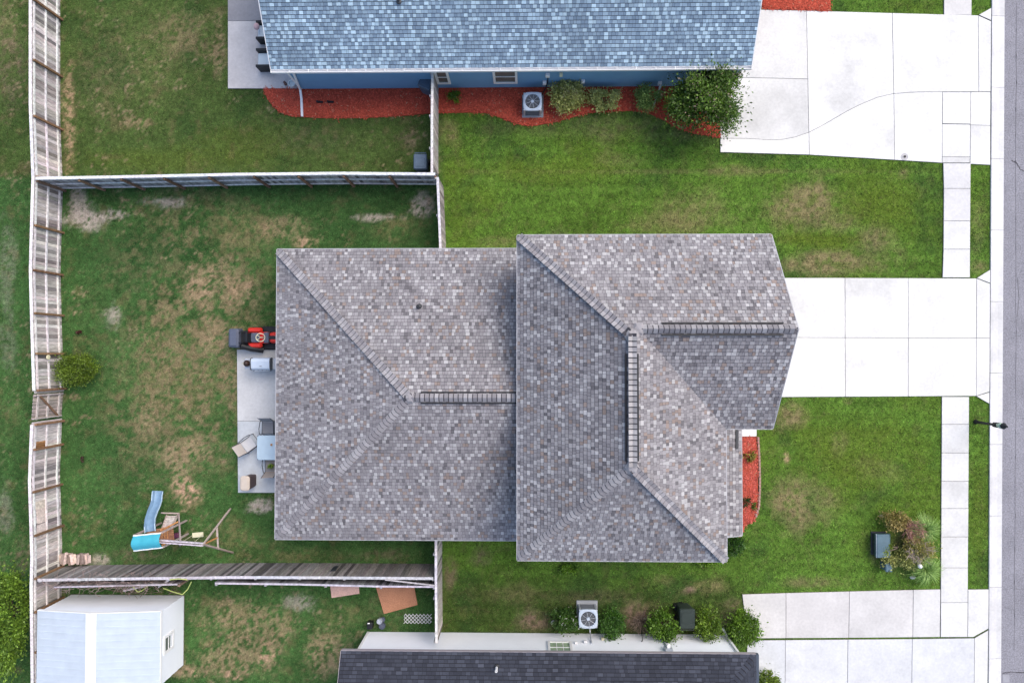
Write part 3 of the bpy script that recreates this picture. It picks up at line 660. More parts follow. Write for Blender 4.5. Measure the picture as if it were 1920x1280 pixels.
window(house, (fxm, fN1, 4.2), .9, 1.2, (0, 1)); window(house, (wx0 + o_, wym + 3.6, 1.5), 1.2, 1.2, (-1, 0)); window(house, (wx0 + 4, wy0 + o_, 1.6), .9, 1.2, (0, -1)); window(house, (wx0 + 4, wy1 - o_, 1.6), .9, 1.2, (0, 1))
dr = MB(); dr.box(wx0 + o_ - .04, wym - 1.9, .08, wx0 + o_ - .022, wym - .1, 2.12); dro = dr.build('patio_door', M_WHITE, house)
for k in (0, 1): mm = MB(); mm.box(wx0 + o_ - .05, wym - 1.82 + k * .88, .2, wx0 + o_ - .042, wym - 1.06 + k * .88, 2.02); mm.build('pane', M_GLASS, dro)
for yy in (pys + .25, (pys + pyn) / 2, pyn - .5):
    mm = MB(); mm.rbox(pxe - .35, yy, 0, .2, .22, .22, .01); mm.rbox(pxe - .35, yy, .2, ZP, .15, .15, .01); mm.build('porch_post', M_WHITE, house)

# ------------------------------------------------------------------ blue house above
PALB = [(.205, .290, .375, 26, 36), (.165, .238, .318, 8, 42), (.250, .350, .44, 28, 14), (.385, .525, .62, 25, 3), (.32, .45, .55, 14, 5)]
bh = thing('house', G(960, 100), 'blue sided house with blue grey shingle roof at the top', 'house')
br = Roof(bh, PALB); PB = .60; ZB = 2.7
bx0, bx1 = G(508, 130, ZB).x, G(1409, 126, ZB).x; by0 = G(960, 126.5, ZB).y; brun = 4.6; ZBR = ZB + PB * brun
pb = RP('roof')
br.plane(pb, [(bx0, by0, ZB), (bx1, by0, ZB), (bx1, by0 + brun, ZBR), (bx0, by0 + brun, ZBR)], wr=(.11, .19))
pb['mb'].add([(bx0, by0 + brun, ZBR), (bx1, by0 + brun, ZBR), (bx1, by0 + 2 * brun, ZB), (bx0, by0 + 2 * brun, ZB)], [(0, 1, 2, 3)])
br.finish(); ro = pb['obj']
m = MB()
for xx, sg in ((bx0, -1), (bx1, 1)):
    edge_trim(m, (xx, by0, ZB), (xx, by0 + brun, ZBR), out=(sg, 0)); edge_trim(m, (xx, by0 + 2 * brun, ZB), (xx, by0 + brun, ZBR), out=(sg, 0))
m.build('rake_trim', M_WHITE, ro)
m = MB()                                               # open gutter with its straps
for a_, b_, z0, z1 in ((.0, .014, -.12, -.0), (.014, .125, -.12, -.108), (.118, .130, -.12, .004)): m.box(bx0 - .02, by0 - .01 - b_, ZB + z0, bx1 + .02, by0 - .01 - a_, ZB + z1)
for xx in (bx0 - .02, bx1 + .008): m.box(xx, by0 - .14, ZB - .12, xx + .012, by0 - .012, ZB - .002)
gut = m.build('gutter', M_WHITE, bh)
xx = bx0 + .75
while xx < bx1: MB().box(xx - .012, by0 - .138, ZB + .006, xx + .012, by0 - .02, ZB + .012).build('gutter_strap', M_WHITE, gut); xx += .78
bwy = G(960, 165, 0).y; bwx0, bwx1 = G(566, 165).x, G(1366, 162).x
m = MB(); lap_wall(m, (bwx0, bwy), (bwx1, bwy), .12, ZB, out=(0, -1)); lap_wall(m, (bwx0, bwy), (bwx0, by0 + 2 * brun - .5), .12, ZB, out=(-1, 0)); lap_wall(m, (bwx1, bwy), (bwx1, by0 + 2 * brun - .5), .12, ZB, out=(1, 0))
for xx in (bwx0, bwx1): m.add([(xx, bwy, ZB), (xx, by0 + 2 * brun - .5, ZB), (xx, by0 + brun, ZBR - .2)], [(0, 1, 2)])
m.build('wall', M_SIDEB, bh)
MB().box(bwx0 + .03, bwy + .02, -.02, bwx1 - .03, bwy + .3, .13).build('foundation', M_CONC, bh, color=(.55, .55, .55))
for xx in (bwx0, bwx1): MB().box(xx - .05, bwy - .035, .1, xx + .05, bwy + .05, ZB - .13).build('corner_board', M_WHITE, bh)
MB().box(bx0 + .02, by0 + .012, ZB - .15, bx1 - .02, bwy + .05, ZB - .13).build('soffit', M_WHITE, bh)
# downspout with an extension lying on the mulch
a = Vector((G(537, 132, ZB).x, by0 - .08, ZB - .1)); m = MB(); e = G(564, 166, .15); f_ = G(567, 219, .08)
m.beam(a, (a.x + .08, bwy - .09, ZB - .5), .085, .07); m.beam((a.x + .08, bwy - .09, ZB - .48), (e.x, bwy - .10, .22), .085, .07, (0, 1, 0)); m.beam((e.x, bwy - .08, .22), (e.x + .02, bwy - .45, .11), .09, .075); m.beam((e.x + .02, bwy - .42, .11), (f_.x, f_.y, .10), .095, .075)
m.build('downspout', M_WHITE, bh)
for px0, px1, zt in ((815, 838, 1.35), (925, 968, 1.75)):
    zc = 1.55; c0 = G(px0, 140, zc + .3).x; c1 = G(px1, 140, zc + .3).x
    window(bh, ((c0 + c1) / 2, bwy - .02, 1.32), abs(c1 - c0) - .12, 1.15, (0, -1), mull=(0, 1))
# eave return and garage front
m = MB(); m.box(bwx1 + .025, by0 + 1.4, .06, bwx1 + .06, by0 + 6.2, 2.3); m.build('garage_door', mat('brown_door', (.15, .055, .045), .6), bh)
# utilities on the wall
for px, z, s_ in ((1027, 1.55, .17), (1021, .75, .16), (1052, 1.6, .13), (1093, .85, .14), (1237, .6, .15)):
    x = G(px, 150, z).x; mm = MB(); mm.rbox(x, bwy - .09, z - s_ * .7, z + s_ * .7, s_, .13, .012); mm.build('utility_box', M_WHITE if px != 1052 else M_CREAM, bh)
x = G(1027, 150, 1).x; MB().tube([(x, bwy - .05, 1.45), (x, bwy - .05, .75), (x - .06, bwy - .12, .3), (x - .3, bwy - .5, .1)], .025, 6).build('conduit', M_BLACK, bh)
p = G(751, 11, ZB + .9); zv = ZB + PB * (p.y - by0); m = MB(); m.lathe((p.x, p.y, zv - .06), [(.12, 0), (.11, .08), (.05, .12), (.05, .36), (.03, .36)], 12); m.build('pipe_vent', M_FRAME, ro, smooth=True)

# ------------------------------------------------------------------ white house below
PALD = [(.042, .047, .062, 40, 40), (.035, .039, .052, 24, 44), (.052, .058, .076, 28, 12), (.064, .071, .092, 10, 4)]
dh = thing('house', G(1020, 1260), 'white sided house with charcoal shingle roof at the bottom', 'house')
dr_ = Roof(dh, PALD, mat('charcoal_shadow_underlay', (.014, .014, .018), 1.0)); PD = .42; ZD = 2.7  # underlay darkened to paint the row shadows of the charcoal roof
dx0, dx1 = G(639.5, 1222, ZD).x, G(1417.5, 1222, ZD).x; dy1 = G(960, 1222, ZD).y; drun = 4.6; ZDR = ZD + PD * drun
pd = RP('roof')
dr_.plane(pd, [(dx1, dy1, ZD), (dx0, dy1, ZD), (dx0, dy1 - drun, ZDR), (dx1 - drun, dy1 - drun, ZDR)], wr=(.13, .28))
dr_.plane(pd, [(dx1, dy1 - 2 * drun, ZD), (dx1, dy1, ZD), (dx1 - drun, dy1 - drun, ZDR)], wr=(.13, .28))
pd['mb'].add([(dx0, dy1 - drun, ZDR), (dx1 - drun, dy1 - drun, ZDR), (dx1, dy1 - 2 * drun, ZD), (dx0, dy1 - 2 * drun, ZD)], [(0, 1, 2, 3)])
dr_.line(pd, (dx1, dy1, ZD), (dx1 - drun, dy1 - drun, ZDR), Vector((0, PD, 1)).normalized(), Vector((PD, 0, 1)).normalized())
dr_.finish(); rd_ = pd['obj']
m = MB(); edge_trim(m, (dx0, dy1, ZD), (dx1, dy1, ZD), out=(0, 1), t=.02); edge_trim(m, (dx0, dy1, ZD), (dx0, dy1 - drun, ZDR), out=(-1, 0), t=.02); m.build('drip_edge', mat('grey_trim', (.33, .30, .32), .6), rd_)
m = MB(); edge_trim(m, (dx1, dy1, ZD), (dx1, dy1 - 2 * drun, ZD), out=(1, 0), t=.11); m.build('gutter', mat('slate_gutter', (.06, .075, .10), .5), dh)
dwy = G(960, 1186.5, 0).y; dwx0, dwx1 = G(691, 1186).x, G(1357, 1183).x
m = MB(); lap_wall(m, (dwx0, dwy), (dwx1, dwy), .02, ZD, step=.115, out=(0, 1)); lap_wall(m, (dwx0, dwy), (dwx0, dy1 - 2 * drun + .4), .02, ZD, step=.115, out=(-1, 0)); lap_wall(m, (dwx1, dwy), (dwx1, dy1 - 2 * drun + .4), .02, ZD, step=.115, out=(1, 0))
m.add([(dwx0, dwy, ZD), (dwx0, dy1 - 2 * drun + .4, ZD), (dwx0, dy1 - drun, ZDR - .2)], [(0, 1, 2)])
m.build('wall', M_SIDEW, dh)
for xx in (dwx0, dwx1): MB().box(xx - .05, dwy - .05, .02, xx + .05, dwy + .035, ZD - .16).build('corner_board', M_WHITE, dh)
MB().box(dx0 + .02, dwy - .05, ZD - .15, dx1 - .02, dy1 - .012, ZD - .13).build('soffit', M_WHITE, dh)
c0, c1 = G(1032, 1211, 1.85).x, G(1070, 1211, 1.85).x; wfr = window(dh, ((c0 + c1) / 2, dwy + .02, 1.50), c1 - c0 - .02, .95, (0, 1), glass=M_BLIND, mull=(2, 1))
for k in range(9): MB().box((c0 + c1) / 2 - .38, dwy + .044, 1.09 + k * .1, (c0 + c1) / 2 + .38, dwy + .047, 1.10 + k * .1).build('blind_slat', M_CREAM, wfr)
x = G(1360, 1190, .5).x; m = MB(); m.beam((x + .12, dwy + .06, .3), (x + .12, dwy + .06, ZD - .3), .09, .075, (0, 1, 0)); m.beam((x + .12, dwy + .07, .32), (x + .0, dwy + .35, .12), .09, .075); m.build('downspout', M_WHITE, dh)
x = G(1254, 1212, 1.8).x; mm = MB(); mm.rbox(x, dwy + .10, 1.5, 1.95, .30, .17, .02); mm.build('meter_box', M_STEEL, dh)
mm = MB(); mm.lathe((x, dwy + .24, 1.72), [(.07, -.07), (.09, 0), (.07, .07)], 10); mm.build('meter_dial', M_WHITE, dh)
MB().tube([(x, dwy + .05, 1.5), (x, dwy + .05, .1)], .03, 6).build('conduit', M_STEEL, dh)
for px, z in ((1080, 1.0), (1130, .6), (1097, .9)):
    xx = G(px, 1195, z).x; mm = MB(); mm.rbox(xx, dwy + .07, z, z + .14, .12, .09, .01); mm.build('utility_box', M_CREAM if px == 1130 else M_WHITE, dh)
x = G(1203, 1195, .8).x; MB().tube([(x, dwy + .04, .85), (x + .02, dwy + .15, .9), (x + .05, dwy + .2, .6), (x + .1, dwy + .3, .1)], .02, 6).build('conduit', M_BLACK, dh)
p = G(931, 1251, ZD + .25); zv = ZD + PD * (dy1 - p.y); m = MB(); m.lathe((p.x, p.y, zv - .06), [(.13, 0), (.12, .06), (.06, .1)], 12); m.build('vent_boot', M_BLACK, rd_, smooth=True)
m = MB(); m.lathe((p.x, p.y, zv), [(.05, 0), (.05, .36), (.03, .36), (.03, .2)], 12); m.build('pipe_vent', M_WHITE, rd_, smooth=True)

# ------------------------------------------------------------------ shed bottom left
sh = thing('shed', G(240, 1180), 'white shed with pale blue ribbed metal roof at bottom left', 'shed')
sx0, sx1 = G(135, 1118).x, G(345, 1114).x; sy1 = G(240, 1115).y; sy0 = G(349, 1245).y; ZS = 2.05; sxm = (sx0 + sx1) / 2 - .12; ZSR = 2.34
m = MB(); lap_wall(m, (sx0, sy1), (sx1, sy1), .05, ZS, step=.19, out=(0, 1)); lap_wall(m, (sx1, sy0), (sx1, sy1), .05, ZS, step=.5, out=(1, 0)); lap_wall(m, (sx0, sy0), (sx0, sy1), .05, ZS, step=.5, out=(-1, 0)); lap_wall(m, (sx0, sy0), (sx1, sy0), .05, ZS, step=.5, out=(0, -1))
for yy in (sy0, sy1): m.add([(sx0, yy, ZS), (sx1, yy, ZS), (sxm, yy, ZSR - .02)], [(0, 1, 2)])
m.build('wall', M_SIDEW, sh)
m = MB(); m.box(sx0 - .05, sy0 - .02, -.02, sx1 + .02, sy1 + .02, .06); m.build('skid_base', M_WOODX, sh, color=(.2, .17, .14))
ov = .06
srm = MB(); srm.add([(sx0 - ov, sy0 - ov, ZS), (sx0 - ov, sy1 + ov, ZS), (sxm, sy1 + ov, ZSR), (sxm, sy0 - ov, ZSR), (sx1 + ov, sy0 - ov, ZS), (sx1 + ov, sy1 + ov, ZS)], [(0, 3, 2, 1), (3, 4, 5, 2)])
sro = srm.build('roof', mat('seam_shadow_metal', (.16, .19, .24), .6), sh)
for side in (0, 1):
    xa = sx0 - ov if side == 0 else sx1 + ov; n = 11; stp = (sy1 - sy0 + 2 * ov) / n
    for k in range(n):
        y0_, y1_ = sy0 - ov + k * stp, sy0 - ov + (k + 1) * stp; mm = MB(); e_ = .012
        ps = [(xa, y0_ + e_, ZS), (xa, y1_ - e_, ZS), (sxm, y1_ - e_, ZSR), (sxm, y0_ + e_, ZSR)]
        prof = [0, .024, .024, .008, .008, .024, .024, 0]; tt = [0, .04, .10, .14, .86, .90, .96, 1]
        r0 = [(xa, y0_ + (y1_ - y0_) * t, ZS + .006 + z * .5) for t, z in zip(tt, prof)]; r1 = [(sxm, y0_ + (y1_ - y0_) * t, ZSR + .006 + z * .5) for t, z in zip(tt, prof)]
        mm.add(r0 + r1, [(i, i + 1, i + 9, i + 8) for i in range(7)]); mm.build('roof_panel', M_METR, sro)
m = MB(); m.add([(sxm - .24, sy0 - ov - .01, ZSR + .005), (sxm - .24, sy1 + ov + .01, ZSR + .005), (sxm, sy1 + ov + .01, ZSR + .05), (sxm, sy0 - ov - .01, ZSR + .05), (sxm + .2, sy0 - ov - .01, ZSR + .005), (sxm + .2, sy1 + ov + .01, ZSR + .005)], [(0, 3, 2, 1), (3, 4, 5, 2)]); m.build('ridge_flashing', M_WHITE, sro)
m = MB()
edge_trim(m, (sx0 - ov, sy1 + ov, ZS), (sxm, sy1 + ov, ZSR), h=.12, out=(0, 1)); edge_trim(m, (sx1 + ov, sy1 + ov, ZS), (sxm, sy1 + ov, ZSR), h=.12, out=(0, 1)); edge_trim(m, (sx1 + ov, sy0 - ov, ZS), (sx1 + ov, sy1 + ov, ZS), h=.1, out=(1, 0)); m.build('fascia', M_WHITE, sro)
wy = G(318, 1203, 1.3).y; window(sh, (sx1, wy, 1.32), .55, .62, (1, 0), mull=(0, 1))
# ================================================================== FENCES
FH = 1.83
def picket_mesh(h, wd=.138, t=.019):
    m = MB(); e = .03; pf = [(-wd / 2, 0), (wd / 2, 0), (wd / 2, h - e), (wd / 2 - e, h), (-wd / 2 + e, h), (-wd / 2, h - e)]
    m.loft([[(x, -t / 2, z) for x, z in pf], [(x, t / 2, z) for x, z in pf]]); return m.mesh('picket', M_WOOD)
PICK = [picket_mesh(FH + d) for d in (-.012, 0, .012)]
def jit(c, a=.18):
    g = random.uniform(1 - a, 1 + a); return tuple(max(0, k * g * random.uniform(.96, 1.04)) for k in c)
def shade(c):
    k = random.choice((.42, .6, 1.4)); return tuple(q * k for q in c)
class Poly:
    def __init__(s, pts):
        s.p = [Vector((q[0], q[1], 0)) for q in pts]; s.l = [0]
        for a, b in zip(s.p, s.p[1:]): s.l.append(s.l[-1] + (b - a).length)
        s.L = s.l[-1]
    def at(s, t):
        t = min(max(t, 0), s.L)
        for i in range(len(s.p) - 1):
            if t <= s.l[i + 1] + 1e-9:
                d = s.p[i + 1] - s.p[i]; return s.p[i] + d * ((t - s.l[i]) / max(d.length, 1e-6)), d.normalized()
    def near(s, q):
        return min((k * s.L / 800 for k in range(801)), key=lambda t: (s.at(t)[0] - Vector((q[0], q[1], 0))).length)
def fence(label, pts, side, pc, rc, qc, posts, cap=True, skip=(), raw=(), group=None, railw=.05, capw=.115, zs=(.22, .95, 1.66), both=None):
    """pts: top line in world XY; side: +1 rails on the left of the run, -1 on the right"""
    P = Poly(pts); f = thing('fence', P.at(P.L / 2)[0], label, 'fence', group)
    sdv = lambda d: Vector((-d.y, d.x, 0)) * side
    n = int(P.L / .147)
    for k in range(n):
        t = (k + .5) * P.L / n
        if any(a < t < b for a, b in skip): continue
        p, d = P.at(t); z = -.02 + random.uniform(-.008, .008)
        o = link('picket', random.choice(PICK), f, p + Vector((0, 0, z + .012)), math.atan2(d.y, d.x) + random.uniform(-.012, .012), jit(pc, .30) if random.random() > .28 else jit(shade(pc), .12))
    ts = sorted([0.04] + list(posts) + [P.L - .04])
    for a, b in zip(ts, ts[1:]):
        if b - a < .2 or any(x0 - .06 < (a + b) / 2 < x1 + .06 for x0, x1 in skip): continue
        cuts = [a] + [l for l in P.l if a + .15 < l < b - .15] + [b]
        for z in zs:
            m = MB()
            for c0, c1 in zip(cuts, cuts[1:]):
                (p, d), (q, e) = P.at(c0 + 1e-4), P.at(c1 - 1e-4); m.beam(p + sdv(d) * .034 + Vector((0, 0, z)), q + sdv(e) * .034 + Vector((0, 0, z)), .040, .088)
            m.build('rail', M_WOODX, f, color=jit(rc, .1))
        if cap:
            m = MB()
            for c0, c1 in zip(cuts, cuts[1:]):
                (p, d), (q, e) = P.at(c0 + 1e-4), P.at(c1 - 1e-4); dz = random.uniform(0, .006); m.beam(p + sdv(d) * .02 + Vector((0, 0, FH + .025 + dz)), q + sdv(e) * .02 + Vector((0, 0, FH + .025 + dz)), capw, .032)
            m.build('cap_board', M_WOODX, f, color=jit(rc, .08))
    for t in ts[1:-1] + ([ts[0], ts[-1]] if both is None else []):
        p, d = P.at(t); c = p + sdv(d) * .105; m = MB(); a = math.atan2(d.y, d.x); lean = random.uniform(-.02, .02)
        m.rbox(c.x, c.y, -.03, FH - .05, .092, .092, .006, a); m.build('post', M_WOODX, f, color=jit(qc, .2))
    return f, P
BW, BR, BP = (.46, .42, .41), (.70, .67, .67), (.22, .13, .075)
tp = lambda *a: [G(x, y, FH)[:2] for x, y in a]
LF = tp((57, -80), (57, 60), (57, 200), (62, 333), (57, 500), (60, 620), (64, 737), (60, 790), (55.5, 900), (60, 1045), (58.5, 1100), (61, 1300))
PL = Poly(LF); bt = lambda x, y: PL.near(G(x, y)[:2])
g0, g1 = bt(117, 732), bt(117, 784)
lf, PL = fence('long bleached privacy fence with brown posts down the left side', LF, +1, BW, BR, BP, [bt(117, y) for y in (38, 144, 243, 352, 436, 516, 592, 664, 728, 788, 832, 907, 985, 1060, 1120, 1190)], skip=[(g0, g1)])
def onleft(y, z, off):
    t = PL.near(G(117, y)[:2]); p, d = PL.at(t); return p + Vector((-d.y, d.x, 0)) * off + Vector((0, 0, z)), d
# gate in the left fence
a, d = onleft(735, 0, 0); b, _ = onleft(781, 0, 0); gt = thing('fence_gate', (a + b) / 2, 'weathered gate with diagonal brace in the left fence', 'gate')
dd = (b - a).normalized(); so_ = Vector((-dd.y, dd.x, 0)); n = int((b - a).length / .147)
for k in range(n): link('picket', PICK[0], gt, a + (b - a) * ((k + .5) / n) + Vector((0, 0, .05)), math.atan2(dd.y, dd.x), jit((.40, .34, .31)))
up = Vector((0, 0, 1))
for z in (.3, 1.0, 1.62): MB().beam(a + so_ * .034 + up * z, b + so_ * .034 + up * z, .040, .09).build('rail', M_WOODX, gt, color=(.50, .45, .43))
MB().beam(a + so_ * .062 + up * 1.58 + dd * .06, b + so_ * .062 + up * .34 - dd * .06, .03, .09).build('brace', M_WOODX, gt, color=(.20, .12, .08))
for q, s_ in ((a, 1), (b, -1)): MB().beam(q + so_ * .035 + dd * .05 * s_ + up * .1, q + so_ * .035 + dd * .05 * s_ + up * 1.85, .042, .09, so_).build('stile', M_WOODX, gt, color=(.46, .41, .40))
# repairs nailed to the left fence
for k in range(4):
    p, d = onleft(822 + k * 3.3, 0, .018); m = MB(); m.beam(p + up * 1.02, p + up * 1.62, .022, .13, d); m.build('patch_board', M_WOODX, lf, color=jit((.42, .22, .10), .1))
for k in range(5):
    p, d = onleft(927 + k * 13.5, 0, .022); q, _ = onleft(927 + k * 13.5 + 13, 0, .022)
    m = MB(); m.beam(p + up * (1.28 - .05 * math.sin(k * .8)), q + up * (1.28 - .05 * math.sin(k * .8)), .02, .58 - .08 * math.sin(k * .8)); m.build('patch_board', M_WOODX, lf, color=jit((.62, .54, .48), .05))
p, d = onleft(669, 1.1, .13); m = MB(); m.tube([p - Vector((.03, 0, 0)), p, p + Vector((.03, 0, .0))], [.09, .11, .10], 14); tag(m.build('disc', M_CREAM, smooth=True), 'pale yellow round disc hung on the left fence above the bush', 'ornament')

TF = tp((66, 334), (260, 330.5), (440, 326.5), (640, 324.5), (818, 326))
PT = Poly(TF); tt = lambda x: PT.near(G(x, 354)[:2])
tf, PT = fence('weathered fence with slanting posts between the upper and middle back yards', TF, -1, (.30, .30, .31), (.66, .66, .68), (.22, .14, .095), [tt(x) for x in (196, 271, 347, 426, 505, 584, 664, 745)])
UF = tp((811, 326), (811, 230), (812, 131)); PU = Poly(UF)
fence('short grey fence run between the blue house and the yard corner', UF, +1, (.40, .37, .36), (.62, .58, .58), (.50, .46, .46), [1.1, 2.45, 3.3], zs=(.3, 1.5), capw=.10)
MF = tp((821.5, 331), (827.5, 480))
fence('short grey fence run from the yard corner to the middle house', MF, -1, (.36, .33, .33), (.60, .58, .60), (.42, .40, .40), [1.6], zs=(.3, .95, 1.6), capw=.10)
SF = tp((818.5, 985), (818.5, 1090), (819.5, 1206))
fence('grey fence run from the middle house down to the white house', SF, -1, (.42, .39, .37), (.62, .59, .60), (.40, .38, .38), [1.2, 3.0], zs=(.3, 1.5), capw=.10)
BF = tp((70, 1085.5), (250, 1083), (440, 1080.5), (620, 1081), (816, 1082.5))
PBF = Poly(BF); fence('dark grey weathered fence along the bottom of the middle back yard', BF, -1, (.24, .222, .215), (.50, .47, .50), (.46, .43, .43), [1.7 + 1.85 * k for k in range(9)], capw=.11)
B2 = tp((100, 1099), (230, 1096), (335, 1093.5)); fence('sagging old fence piece under dead vines behind the wood pile', B2, -1, (.22, .20, .20), (.42, .39, .41), (.26, .18, .14), [1.9], capw=.06)
B3 = tp((402, 1091.5), (560, 1093.5), (720, 1097.5), (815, 1098)); fence('neighbour second fence close behind the bottom fence', B3, -1, (.20, .20, .215), (.48, .46, .50), (.42, .40, .41), [2.1, 4.6, 6.9], capw=.07)
# loose batten lying across the two bottom fences
tag(MB().beam(G(722, 1086, 1.9) + Vector((0, 0, .0)), G(816, 1097, 1.90), .05, .04).build('batten', M_WOODX, color=(.46, .43, .44)), 'long thin batten laid across two bottom fence tops', 'batten')
# dark ornament on the bottom fence
p = G(627, 1067, .9); fy = PBF.at(PBF.near(p[:2]))[0].y
m = MB(); m.add([(p.x - .10, fy + .02, .55), (p.x + .06, fy + .02, .5), (p.x + .12, fy + .03, 1.15), (p.x - .08, fy + .03, 1.22), (p.x - .10, fy + .05, .55), (p.x + .06, fy + .05, .5), (p.x + .12, fy + .06, 1.15), (p.x - .08, fy + .06, 1.22)], [(0, 1, 2, 3), (7, 6, 5, 4), (0, 4, 5, 1), (1, 5, 6, 2), (2, 6, 7, 3), (3, 7, 4, 0)]); tag(m.build('pennant', M_DARKP), 'dark cloth pennant hung on the bottom fence', 'ornament')

# ================================================================== GRASS
N = 430000
x = RNG.uniform(-23.6, 23.2, N); y = RNG.uniform(-15.6, 16.4, N); px, py = to_px(x, y)
k = (px > -30) & (px < 1862) & (py > -30) & (py < 1310)
hx, hy = px + RNG.normal(0, 1.3, N), py + RNG.normal(0, 1.3, N)
for poly in HARD: k &= ~inside(hx, hy, poly)
k &= ~((x > wx0 + .6) & (x < fW1 - .2) & (y > wy0 + .6) & (y < wy1 - .6)); k &= ~((x > fx0 + .6) & (x < gE - .1) & (y > gS) & (y < fN1)); k &= ~((x > fx0 + .6) & (x < fW1) & (y > fS0) & (y < fN1))
k &= ~((y > bwy) & (x > bwx0) & (x < bwx1)); k &= ~((y < dwy) & (x > dwx0) & (x < dwx1)); k &= ~((y < sy1) & (y > sy0) & (x > sx0) & (x < sx1))
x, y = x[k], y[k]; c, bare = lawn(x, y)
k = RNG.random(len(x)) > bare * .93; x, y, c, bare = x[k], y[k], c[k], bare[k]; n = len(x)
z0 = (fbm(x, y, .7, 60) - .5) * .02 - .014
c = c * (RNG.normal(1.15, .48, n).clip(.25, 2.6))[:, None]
dry = RNG.random(n) < .07; c[dry] = c[dry] * .4 + np.array((.26, .22, .10)) * .6
V = np.zeros((n, 3, 3, 3), np.float32); px, py = to_px(x, y); tall = 1 - .35 * sstep(838, 815, px)
for j in range(3):
    a = RNG.uniform(0, 6.28, n); l = RNG.uniform(.025, .065, n) * tall; wd = RNG.uniform(.007, .014, n); h = RNG.uniform(.025, .06, n) * tall
    ox, oy = RNG.normal(0, .022, n), RNG.normal(0, .022, n); ca, sa = np.cos(a), np.sin(a)
    V[:, j, 0] = np.stack([x + ox - sa * wd, y + oy + ca * wd, z0], 1); V[:, j, 1] = np.stack([x + ox + sa * wd, y + oy - ca * wd, z0], 1); V[:, j, 2] = np.stack([x + ox + ca * l, y + oy + sa * l, z0 + h], 1)
V = V.reshape(-1, 3); cc = np.repeat(c, 9, 0)
go = link('grass', np_mesh('grass', V, np.arange(len(V)), np.arange(n * 3) * 3, M_GRASS, cc)); tag(go, 'short mown lawn grass with dry and bare patches', 'grass', kind='stuff')

# ================================================================== PLANTS
def leaf_mesh(name, P, D, size, cols, aspect=.5, flat=0.0):
    """leaf quads (bent along the rib) at points P, facing outwards along D"""
    n = len(P); d = D + RNG.normal(0, .75, (n, 3)); d[:, 2] *= .5; d /= np.linalg.norm(d, axis=1)[:, None] + 1e-6
    ref = np.array((0, 0, 1.0)) + RNG.normal(0, .8, (n, 3)); s = np.cross(d, ref); s /= np.linalg.norm(s, axis=1)[:, None] + 1e-6
    L = (size * RNG.uniform(.6, 1.35, n))[:, None]; up = np.cross(s, d)
    a = P; b = P + d * L * .5 + s * L * aspect * .5 + up * L * .08; c = P + d * L - up * L * .12; e = P + d * L * .5 - s * L * aspect * .5 + up * L * .08
    V = np.stack([a, b, c, e], 1).reshape(-1, 3)
    return V, np.repeat(cols, 4, 0)
def plant(name, cpx, cpy, rx, ry, h, n, leaf, dark, light, label, cat='shrub', lumps=26, z0=.12, density=.42, trunk=True, flowers=None, stray=.10, aspect=.5, base=None, group=None, shell=.55):
    """crown centred on the pixel at mid height; twigs reach the clumps from the foot"""
    c = G(cpx, cpy, h * .6); ft = G(cpx, cpy, h * .6) if base is None else G(*base)
    root = thing(name, (ft.x, ft.y, 0), label, cat, group); o = np.array((ft.x, ft.y, 0.0))
    cz = (h + z0) / 2; rz = (h - z0) / 2
    th = RNG.uniform(0, 6.28, lumps); ph = np.arcsin(RNG.uniform(-.55, 1, lumps)); rr = RNG.uniform(shell, 1.0, lumps) ** .7 * .80
    L = np.stack([c.x + rx * rr * np.cos(ph) * np.cos(th), c.y + ry * rr * np.cos(ph) * np.sin(th), cz + rz * rr * np.sin(ph)], 1)
    ls = RNG.uniform(.55, 1.25, lumps); lt = RNG.uniform(0, 1, lumps)
    k = RNG.integers(0, lumps, n); P = L[k] + RNG.normal(0, 1, (n, 3)).clip(-1.7, 1.7) * (np.array((rx, ry, rz)) * density * .52)[None, :] * ls[k][:, None]
    m = int(n * stray); P[:m] = L[k[:m]] + RNG.normal(0, 1, (m, 3)).clip(-1.5, 1.5) * (np.array((rx, ry, rz)) * density * .95)[None, :]
    P[:, 2] = np.maximum(P[:, 2], .05)
    D = (P - np.array((c.x, c.y, cz * .6))) / np.array((rx, ry, rz)); D /= np.linalg.norm(D, axis=1)[:, None] + 1e-6; D[:, 2] += .5
    t = np.clip(lt[k] * .55 + RNG.uniform(0, .6, n) - .05, 0, 1)[:, None]
    cols = np.array(dark)[None] * (1 - t) + np.array(light)[None] * t; cols *= RNG.uniform(.65, 1.35, n)[:, None]
    if flowers:
        fl = RNG.random(n) < flowers[1]; fl &= RNG.random(n) < (lt[k] > .6) * 1.0; cols[fl] = np.array(flowers[0]) * RNG.uniform(.8, 1.2, fl.sum())[:, None]
    V, C2 = leaf_mesh('crown', P, D, leaf, cols, aspect)
    link('crown', np_mesh('crown', V - o, np.arange(len(V)), np.arange(n) * 4, M_LEAF, C2), root)
    if trunk:
        m = MB(); tr = max(.018, h * .022)
        for j in range(min(lumps, 16)):
            e = Vector(L[j]); q = Vector((ft.x + (e.x - ft.x) * .25, ft.y + (e.y - ft.y) * .25, e.z * .45)); m.tube([(ft.x + random.uniform(-.03, .03), ft.y + random.uniform(-.03, .03), -.02), q, e], [tr, tr * .6, tr * .18], 5)
        m.build('trunk', M_BARK, root)
    return root
LM = 42.67
plant('tree', 1327, 184, 1.66, 1.64, 3.1, 20000, .115, (.020, .055, .012), (.17, .30, .035), 'largest leafy tree beside the blue house driveway corner', 'tree', lumps=44, z0=.4, density=.32, shell=.3, flowers=((.34, .26, .20), .10), base=(1315, 192), stray=.12)
plant('shrub', 853, 183, .33, .28, .45, 1100, .07, (.035, .09, .010), (.20, .34, .03), 'tiny bright green shrub in mulch right of the fence', lumps=8, z0=.04)
